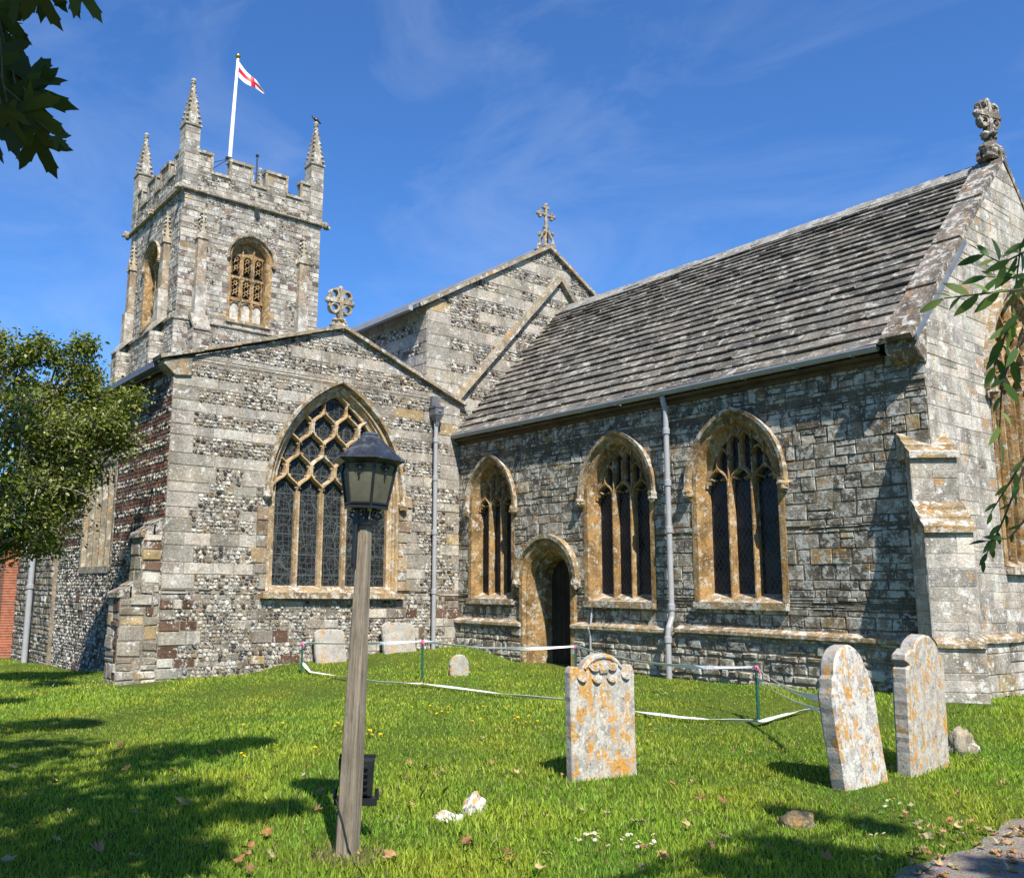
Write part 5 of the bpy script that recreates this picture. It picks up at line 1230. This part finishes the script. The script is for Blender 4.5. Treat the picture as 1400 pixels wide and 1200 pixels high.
for a in ((1150, 1175, 6, .33), (1080, 1165, 6, .2), (1215, 1180, 6.4, .12), (1190, 1130, 7, .1), (1090, 1115, 7, .12), (1000, 1190, 5.6, .16), (1375, 1192, 6.8, .16), (1110, 1200, 5.6, .35), (1180, 1240, 5.6, .5)): cl.append(shade(*a))
for k in range(26):   # the rest of the crown, behind and to the left of the viewpoint
    q = SB+Vector((_fw.x, _fw.y, 0))*U(-4, 1.0)+Vector((_rt.x, _rt.y, 0))*U(-4.5, 1.5)+_up*U(6, 12); cl.append((q, U(.8, 1.3), .8))
for q, r, dn in cl:
    limb(tr, fork+(q-fork)*.02, q, .05, .02, .08)
    m = int(60+260*r*r*dn); d = rng.normal(size=(m, 3)); d /= np.linalg.norm(d, axis=1, keepdims=True); pts.append(np.array(q)[None]+d*r*rng.uniform(.2, 1.05, (m, 1))**.6)
tr.build('trunk', 'bark', sy, tuple(-SB))
for (px, py, rr, up_) in ((20, 60, .45, 1.7), (60, 30, .4, 2.0), (20, 150, .45, 2.3), (100, 0, .35, 1.6), (60, 120, .4, 2.8), (0, 100, .5, 3.2)):
    q = at_depth(px, py, 2.35)+SUN_DIR*up_; d = rng.normal(size=(150, 3)); d /= np.linalg.norm(d, axis=1, keepdims=True); pts.append(np.array(q)[None]+d*rr*rng.uniform(.1, 1, (150, 1)))
P = np.concatenate(pts)
# hanging sprays seen in the upper left corner, a couple of metres from the viewpoint
spr = []; sdir = []; twg = MB()
SPR = [(50, -30, 75, .10), (66, -28, 100, .085), (30, -20, 110, .08), (100, -24, 50, .085), (96, -26, 90, .07), (-8, -5, 60, .10), (-6, 20, 40, .085), (-12, 30, 80, .09), (-14, 70, 30, .10), (-10, 92, 60, .09), (34, 118, -60, .10), (30, 120, 25, .12), (2, 118, 40, .10), (-6, 130, 20, .11), (10, 140, 80, .085), (28, 138, 40, .105), (36, 150, 65, .09), (4, 150, 70, .10), (46, 178, 68, .105), (73, 184, 40, .04), (-10, 168, 85, .085), (18, 128, 10, .09), (-18, 110, 0, .11)]
npn = []; LV = []
for (px, py, ang, sz) in SPR:
    d0 = 2.35+U(-.12, .12); q = at_depth(px, py, d0); a = R(ang); dirv = (RGT*math.cos(a)-UPV*math.sin(a)+FWD*U(-.25, .25)).normalized(); nr_ = (-FWD+RGT*U(-.4, .4)+UPV*U(-.5, .2)); nr_ = (nr_-dirv*nr_.dot(dirv)).normalized(); sd = nr_.cross(dirv)
    LV.append([tuple(q+dirv*(x*sz)+sd*(y*sz)+nr_*sz*(.35*abs(y)-.30*x*x)) for x, y in MAPLE]); twg.tube([tuple(q), tuple(q-dirv*.05), tuple(q-dirv*.1+_up*.06)], .0018, 5)
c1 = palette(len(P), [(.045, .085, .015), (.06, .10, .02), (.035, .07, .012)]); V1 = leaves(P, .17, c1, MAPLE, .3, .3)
LVa = np.array(LV); c2 = palette(len(LVa), [(.035, .055, .005), (.05, .065, .006), (.024, .040, .004)])  # hanging leaves coloured darker than the crown: their shade is in the tint
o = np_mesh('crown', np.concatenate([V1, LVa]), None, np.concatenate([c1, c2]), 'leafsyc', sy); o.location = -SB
twg.tube([tuple(at_depth(-20, -60, 2.4)), tuple(at_depth(0, 40, 2.36)), tuple(at_depth(15, 110, 2.35)), tuple(at_depth(38, 160, 2.35)), tuple(at_depth(56, 178, 2.35)), tuple(at_depth(70, 188, 2.35))], [.008, .006, .005, .004, .003, .002], 6)
twg.tube([tuple(at_depth(-20, -60, 2.4)), tuple(at_depth(-40, -420, 2.8)), tuple(at_depth(-160, -900, 3.2)), tuple(fork)], [.008, .015, .03, .06], 6)
twg.tube([tuple(at_depth(-20, -60, 2.4)), tuple(at_depth(50, -30, 2.36)), tuple(at_depth(110, -30, 2.35))], [.008, .005, .003], 6)
twg.build('twig', 'bark', sy, tuple(-SB))

# laurel-like shrub at right whose sprigs reach into the picture
QB = CAM+Vector((_fw.x, _fw.y, 0))*3.1+Vector((_rt.x, _rt.y, 0))*3.75; QB.z = gz(QB.x, QB.y)
lb = empty('laurel_bush', tuple(QB), 'glossy leaved evergreen bush reaching in at the right edge', 'bush')
tr = MB(); hub = QB+_up*1.5
for k in range(5): limb(tr, QB+Vector((U(-.1, .1), U(-.1, .1), 0)), hub+Vector((U(-.2, .2), U(-.2, .2), U(0, .8))), .02, .01, .05)
LV = []; D = 3.2
TW_ = [([(1480, 360), (1400, 395), (1340, 402), (1290, 408)], 8, .052), ([(1480, 290), (1410, 340), (1370, 360), (1340, 345)], 9, .048), ([(1480, 420), (1400, 455), (1370, 520), (1366, 600)], 8, .05), ([(1440, 560), (1400, 640), (1370, 715), (1345, 765)], 10, .036), ([(1460, 390), (1400, 420), (1375, 455), (1360, 500)], 9, .05), ([(1480, 330), (1420, 375), (1385, 380), (1350, 378)], 8, .046), ([(1470, 560), (1410, 610), (1380, 660), (1355, 700)], 6, .036), ([(1480, 240), (1420, 300), (1395, 340), (1385, 420)], 8, .05), ([(1480, 640), (1410, 700), (1380, 735), (1350, 740)], 5, .034)]
for px, nl_, sz in TW_:
    dd = D+U(-.2, .2); Q = [at_depth(x, y, dd+.05*i) for i, (x, y) in enumerate(px)]; tr.tube([tuple(q) for q in [hub+(Q[0]-hub)*.2]+Q], [.010, .006, .0045, .0034, .002], 5)
    for i in range(nl_):
        t_ = .35+.65*(i+1)/nl_; f = t_*(len(Q)-1); a = int(min(f, len(Q)-2)); q = Q[a]+(Q[a+1]-Q[a])*(f-a); td = (Q[a+1]-Q[a]).normalized(); sgn = 1 if i % 2 else -1
        sdv = td.cross(FWD).normalized()*sgn; dirv = (td*(.9 if i < nl_-1 else 2)+sdv*U(.3, 1.0)-_up*.35+FWD*U(-.5, .5)).normalized(); nr_ = (-FWD*.8+_up*U(.0, 1.0)+RGT*U(-.6, .6)); nr_ = (nr_-dirv*nr_.dot(dirv)).normalized(); sd = nr_.cross(dirv); s2 = sz*U(.65, 1.2)*1.75
        LV.append([tuple(q+dirv*(x*s2)+sd*(y*s2*.8)+nr_*s2*(.3*abs(y)-.12*x*x)) for x, y in ((0, 0), (.2, .13), (.45, .19), (.7, .15), (.88, .07), (1, 0), (.88, -.07), (.7, -.15), (.45, -.19), (.2, -.13))])
LVa = np.array(LV); c2 = palette(len(LVa), [(.07, .13, .025), (.12, .18, .04), (.17, .22, .06), (.04, .08, .018)])
pp_ = np.array(hub)[None]+np.array([.25, .2, 0.1])+rng.normal(size=(900, 3))*np.array([.22, .22, .5]); c3 = palette(900, [(.05, .10, .02), (.07, .12, .03)])
SH = [(0, 0), (.2, .13), (.45, .19), (.7, .15), (.88, .07), (1, 0), (.88, -.07), (.7, -.15), (.45, -.19), (.2, -.13)]
tr.build('branch', 'bark', lb, tuple(-QB))
o = np_mesh('foliage', np.concatenate([LVa, leaves(pp_, .11, c3, SH, .3, .4)]), None, np.concatenate([c2, c3]), 'leaf', lb); o.location = -QB

# ------------------------------------------------------------------ grass, flowers, fallen leaves
def grass():
    N = 420000; r = np.random.RandomState(5); f = 3.2*(26/3.2)**(r.uniform(0, 1, N)**.9); s = r.uniform(-1, 1, N)*(f*.80+.8)+f*.08
    x = CAM.x+_fw.x*f+_rt.x*s; y = CAM.y+_fw.y*f+_rt.y*s
    ok = ~((x > 14.12+.08*np.sin(y*1.3)+.05*np.sin(y*3.7+1)+r.normal(size=N)*.05) & (x < 16.1)) & ~((x < .03) & (y > -CL-.05)) & ~((y > -.12) & (x < 11.05)) & ~((x < .5) & (y > -7.9) & (x+y > 99)) & (y < 9)
    bx, by = .40, -7.55; ok &= ~((np.abs((x-bx+y-by)) < .5) & (np.abs(x-bx-(y-by)) < .6)); ok &= ~((x < 0) & (y > -7.3)); ok &= ~((np.hypot(x-11.4, y+.45) < .4))
    ok &= ~((np.abs(x-LX) < .07) & (np.abs(y-LY) < .07)); ok &= ~((np.hypot(x-LX-.05, y-LY-.02) < .13) & (r.uniform(size=N) < .65))
    x, y, f = x[ok], y[ok], f[ok]; n = len(x); z = gzn(x, y)
    def nz(a, b, k):  # cheap smooth noise
        return (np.sin(x*a+1.3*np.sin(y*b+k))+np.sin(y*a*1.13+1.7*np.sin(x*b*.9+k*2))+np.sin((x+y)*a*.61+k))/3
    big = nz(1.1, .8, .5); mid = nz(3.7, 2.3, 1.7); sm = nz(11, 7, 3.1)
    h = (.040+.016*big+.011*mid+.009*sm)*r.uniform(.55, 1.5, n)*np.clip(1.15-.02*f, .7, 1.1); h = np.clip(h, .02, .2); tall = r.uniform(size=n) < .012; h[tall] *= 1.9
    wd = (.0017+.00031*f)*r.uniform(.7, 1.4, n)
    az = r.uniform(0, 2*np.pi, n); lean = r.uniform(.1, .75, n); la = r.uniform(0, 2*np.pi, n)+.6*mid
    dx, dy = np.cos(az)*wd, np.sin(az)*wd; lx, ly = np.cos(la)*lean*h, np.sin(la)*lean*h
    B = np.stack([x, y, z-.005], 1); D = np.stack([dx, dy, 0*dx], 1)
    Mi = B+np.stack([lx*.35, ly*.35, h*.6], 1); Tp = B+np.stack([lx, ly, h*(1-.25*lean)], 1)
    V = np.stack([B-D, B+D, Mi+D*.75, Tp+D*.12, Tp-D*.12, Mi-D*.75], 1)
    c = np.array([.245, .345, .034])[None]*(1+.22*big[:, None]+.16*mid[:, None])*(1+r.uniform(-.3, .3, (n, 1))); c[:, 0] *= 1+.25*mid+.15*r.uniform(-1, 1, n)
    dry = (r.uniform(size=n) < .05+.75*(np.hypot(x-LX-.05, y-LY+.02) < .24)); c[dry] = np.array([.32, .28, .12])*r.uniform(.6, 1.1, (dry.sum(), 1))
    return V, np.clip(c, .004, 1)
V, c = grass(); go = np_mesh('grass', V, None, c, 'grassblade'); tag(go, 'green unmown churchyard grass', 'grass', kind='stuff')
# thin earth patches at the foot of the post are part of the ground colour; yellow flowers
fm = MB(); 
for k in range(9): a = 2*math.pi*k/9; fm.add([(0, 0, .002), (.016*math.cos(a-.3), .016*math.sin(a-.3), .004), (.02*math.cos(a), .02*math.sin(a), .003), (.016*math.cos(a+.3), .016*math.sin(a+.3), .004)], [(0, 1, 2, 3)], (.75, .52, .01))
fm.blob((0, 0, .003), .009, 1, .05, 7, 5, (.7, .42, .01)); fm.tube([(0, 0, 0), (.004, 0, -.09)], .0015, 4, (.1, .16, .03))
f0 = fm.build('yellow_flower', 'petal'); FPX_ = [(437, 985), (462, 988), (466, 1000), (478, 996), (506, 998), (509, 1004), (520, 1003), (575, 946), (578, 962), (588, 964), (592, 962), (593, 970), (597, 975), (604, 972), (613, 965), (612, 974), (615, 963), (543, 968), (550, 962), (563, 966), (541, 974), (586, 972), (646, 985), (657, 982), (660, 965), (672, 980), (695, 965), (704, 982), (703, 978), (707, 976), (708, 980), (719, 987), (723, 978), (735, 985), (756, 970), (758, 977), (758, 963), (873, 978), (889, 990), (883, 1000), (890, 1000), (895, 1003), (870, 1008), (333, 990), (327, 991), (386, 988), (379, 1019), (330, 1029), (334, 1033), (431, 1021), (292, 1012), (458, 992), (655, 911), (660, 914), (450, 927), (445, 927)]
for i, (px, py) in enumerate(FPX_):
    o = f0 if i == 0 else f0.copy()
    if i: COL.objects.link(o)
    q = gpt(px, py, .085); o.location = q; o.rotation_euler = (R(25)*U(.3, 1), R(20)*U(-1, 1), U(0, 6)); s_ = U(.85, 1.35); o.scale = (s_, s_, s_); tag(o, 'small yellow flower open among the grass blades', 'flower', 'yellow flowers dotted in the grass')
dm = MB()
for k in range(10): a = 2*math.pi*k/10; dm.add([(0, 0, .001), (.011*math.cos(a-.2), .011*math.sin(a-.2), .003), (.013*math.cos(a), .013*math.sin(a), .003), (.011*math.cos(a+.2), .011*math.sin(a+.2), .003)], [(0, 1, 2, 3)], (.8, .8, .78))
dm.blob((0, 0, .003), .005, 1, .05, 6, 5, (.6, .4, .02)); dm.tube([(0, 0, 0), (0, .003, -.06)], .001, 4, (.1, .16, .03)); d0 = dm.build('daisy', 'petal')
DPX = [(796+U(-8, 22), 1140+U(-6, 10)) for _ in range(16)]+[(860+U(-14, 35), 1146+U(-7, 12)) for _ in range(14)]+[(1222+U(-12, 10), 1095+U(-8, 8)) for _ in range(8)]+[(1200+U(-14, 14), 1150+U(-14, 12)) for _ in range(10)]+[(1190+U(-10, 20), 1172+U(-4, 4)) for _ in range(6)]+[(100+U(-40, 70), 935+U(-6, 6)) for _ in range(22)]+[(912+U(-20, 20), 945+U(-5, 5)) for _ in range(8)]
for i, (px, py) in enumerate(DPX):
    o = d0 if i == 0 else d0.copy()
    if i: COL.objects.link(o)
    o.location = gpt(px, py, .075); o.rotation_euler = (R(30)*U(.3, 1), R(25)*U(-1, 1), U(0, 6)); s_ = U(.8, 1.3); o.scale = (s_, s_, s_); tag(o, 'tiny white daisy open among the grass blades', 'daisy', 'white daisies in the grass')
# fallen leaves
def dry_leaf(seed, col):
    rnd = random.Random(seed); mb = MB(); k = len(MAPLE); cr = rnd.uniform(.5, 1.1); pts_ = []
    for x, y in MAPLE:
        rr = math.hypot(x-.22, y); k_ = (max(rr, .52)*rnd.uniform(.8, 1.05))/max(rr, .01); pts_.append(((x-.22)*k_*.085, y*k_*.075))
    vs = [(x, y, .008+cr*(y*y*16+x*x*4)+.014*math.sin(x*60+seed)*(.3+abs(y)*12)) for x, y in pts_]+[(0, 0, .004)]; mb.add(vs, [(i, (i+1) % k, k) for i in range(k)], col); mb.tube([vs[0], (vs[0][0]-.03, 0, .02), (vs[0][0]-.05, .008, .018)], .0012, 4, col); return mb
DL = [dry_leaf(i, c_).build('fallen_leaf', 'dryleaf') for i, c_ in enumerate(((.45, .33, .15), (.30, .15, .05), (.36, .20, .09), (.30, .25, .13), (.22, .11, .05)))]
LPX = [(258, 1103, 0, 1.5), (165, 1022, 2, .9), (172, 1055, 2, .9), (75, 1072, 1, 1.0), (240, 1069, 3, .8), (300, 1032, 2, .7), (342, 1162, 1, 1.0), (366, 1140, 1, .9), (325, 1180, 1, .9), (376, 1108, 3, .8), (418, 1052, 2, .7), (438, 1083, 1, .9), (535, 1175, 2, .9), (637, 1155, 4, .9), (640, 1152, 1, .7), (555, 1028, 1, .6), (600, 1060, 4, .6), (705, 1058, 0, .7), (660, 1011, 3, .7), (560, 1045, 2, .6), (702, 1178, 1, 1.0), (745, 1118, 0, .6), (875, 1128, 3, 1.1), (907, 1172, 0, .8), (957, 1095, 4, .9), (990, 1098, 4, .8), (920, 1076, 1, .8), (908, 1175, 2, .7), (940, 1130, 0, .6), (1130, 1175, 1, .9), (1067, 1028, 2, .6), (1025, 1030, 2, .6), (965, 995, 0, .6), (1002, 1030, 4, .5), (1340, 1040, 0, .8), (1310, 1088, 2, .6), (1372, 1075, 2, .6), (1300, 1128, 1, .6), (1055, 1160, 4, .6), (738, 1192, 0, .9), (690, 1170, 2, .8), (120, 1060, 3, .7), (20, 1052, 3, .7), (150, 1150, 4, .8), (135, 1165, 2, .9), (8, 1180, 3, 1.0), (225, 1020, 2, .6), (560, 1102, 2, .6), (970, 1160, 2, .7), (1240, 1120, 2, .6), (880, 1190, 3, .8), (1170, 1110, 2, .5), (780, 1050, 2, .4)]
LPX += [(U(1255, 1400), U(1125, 1165), random.randint(0, 4), U(.4, .8)) for _ in range(42)]+[(U(1230, 1400), U(1165, 1200), random.randint(0, 4), U(.4, .9)) for _ in range(26)]+[(U(0, 520), U(1000, 1195), random.choice((2, 4, 3)), U(.4, .8)) for _ in range(26)]+[(U(520, 1260), U(1040, 1195), random.choice((2, 4, 3)), U(.35, .7)) for _ in range(34)]
first = {}
for i, (px, py, k, s_) in enumerate(LPX):
    q = gpt(px, py, .03); o = DL[k] if k not in first else DL[k].copy()
    if k in first: COL.objects.link(o)
    first[k] = 1
    onp = q.x > path_edge(q.y); o.location = (q.x, q.y, gz(q.x, q.y)+(.02 if onp else .045)); o.rotation_euler = (U(-.5, .5)*(.3 if onp else 1), U(-.5, .5)*(.3 if onp else 1), U(0, 6.3)); s_ *= .85; o.scale = (s_, s_, s_)
    tag(o, 'dry brown curled leaf fallen on the ground', 'leaf', 'fallen dry leaves')
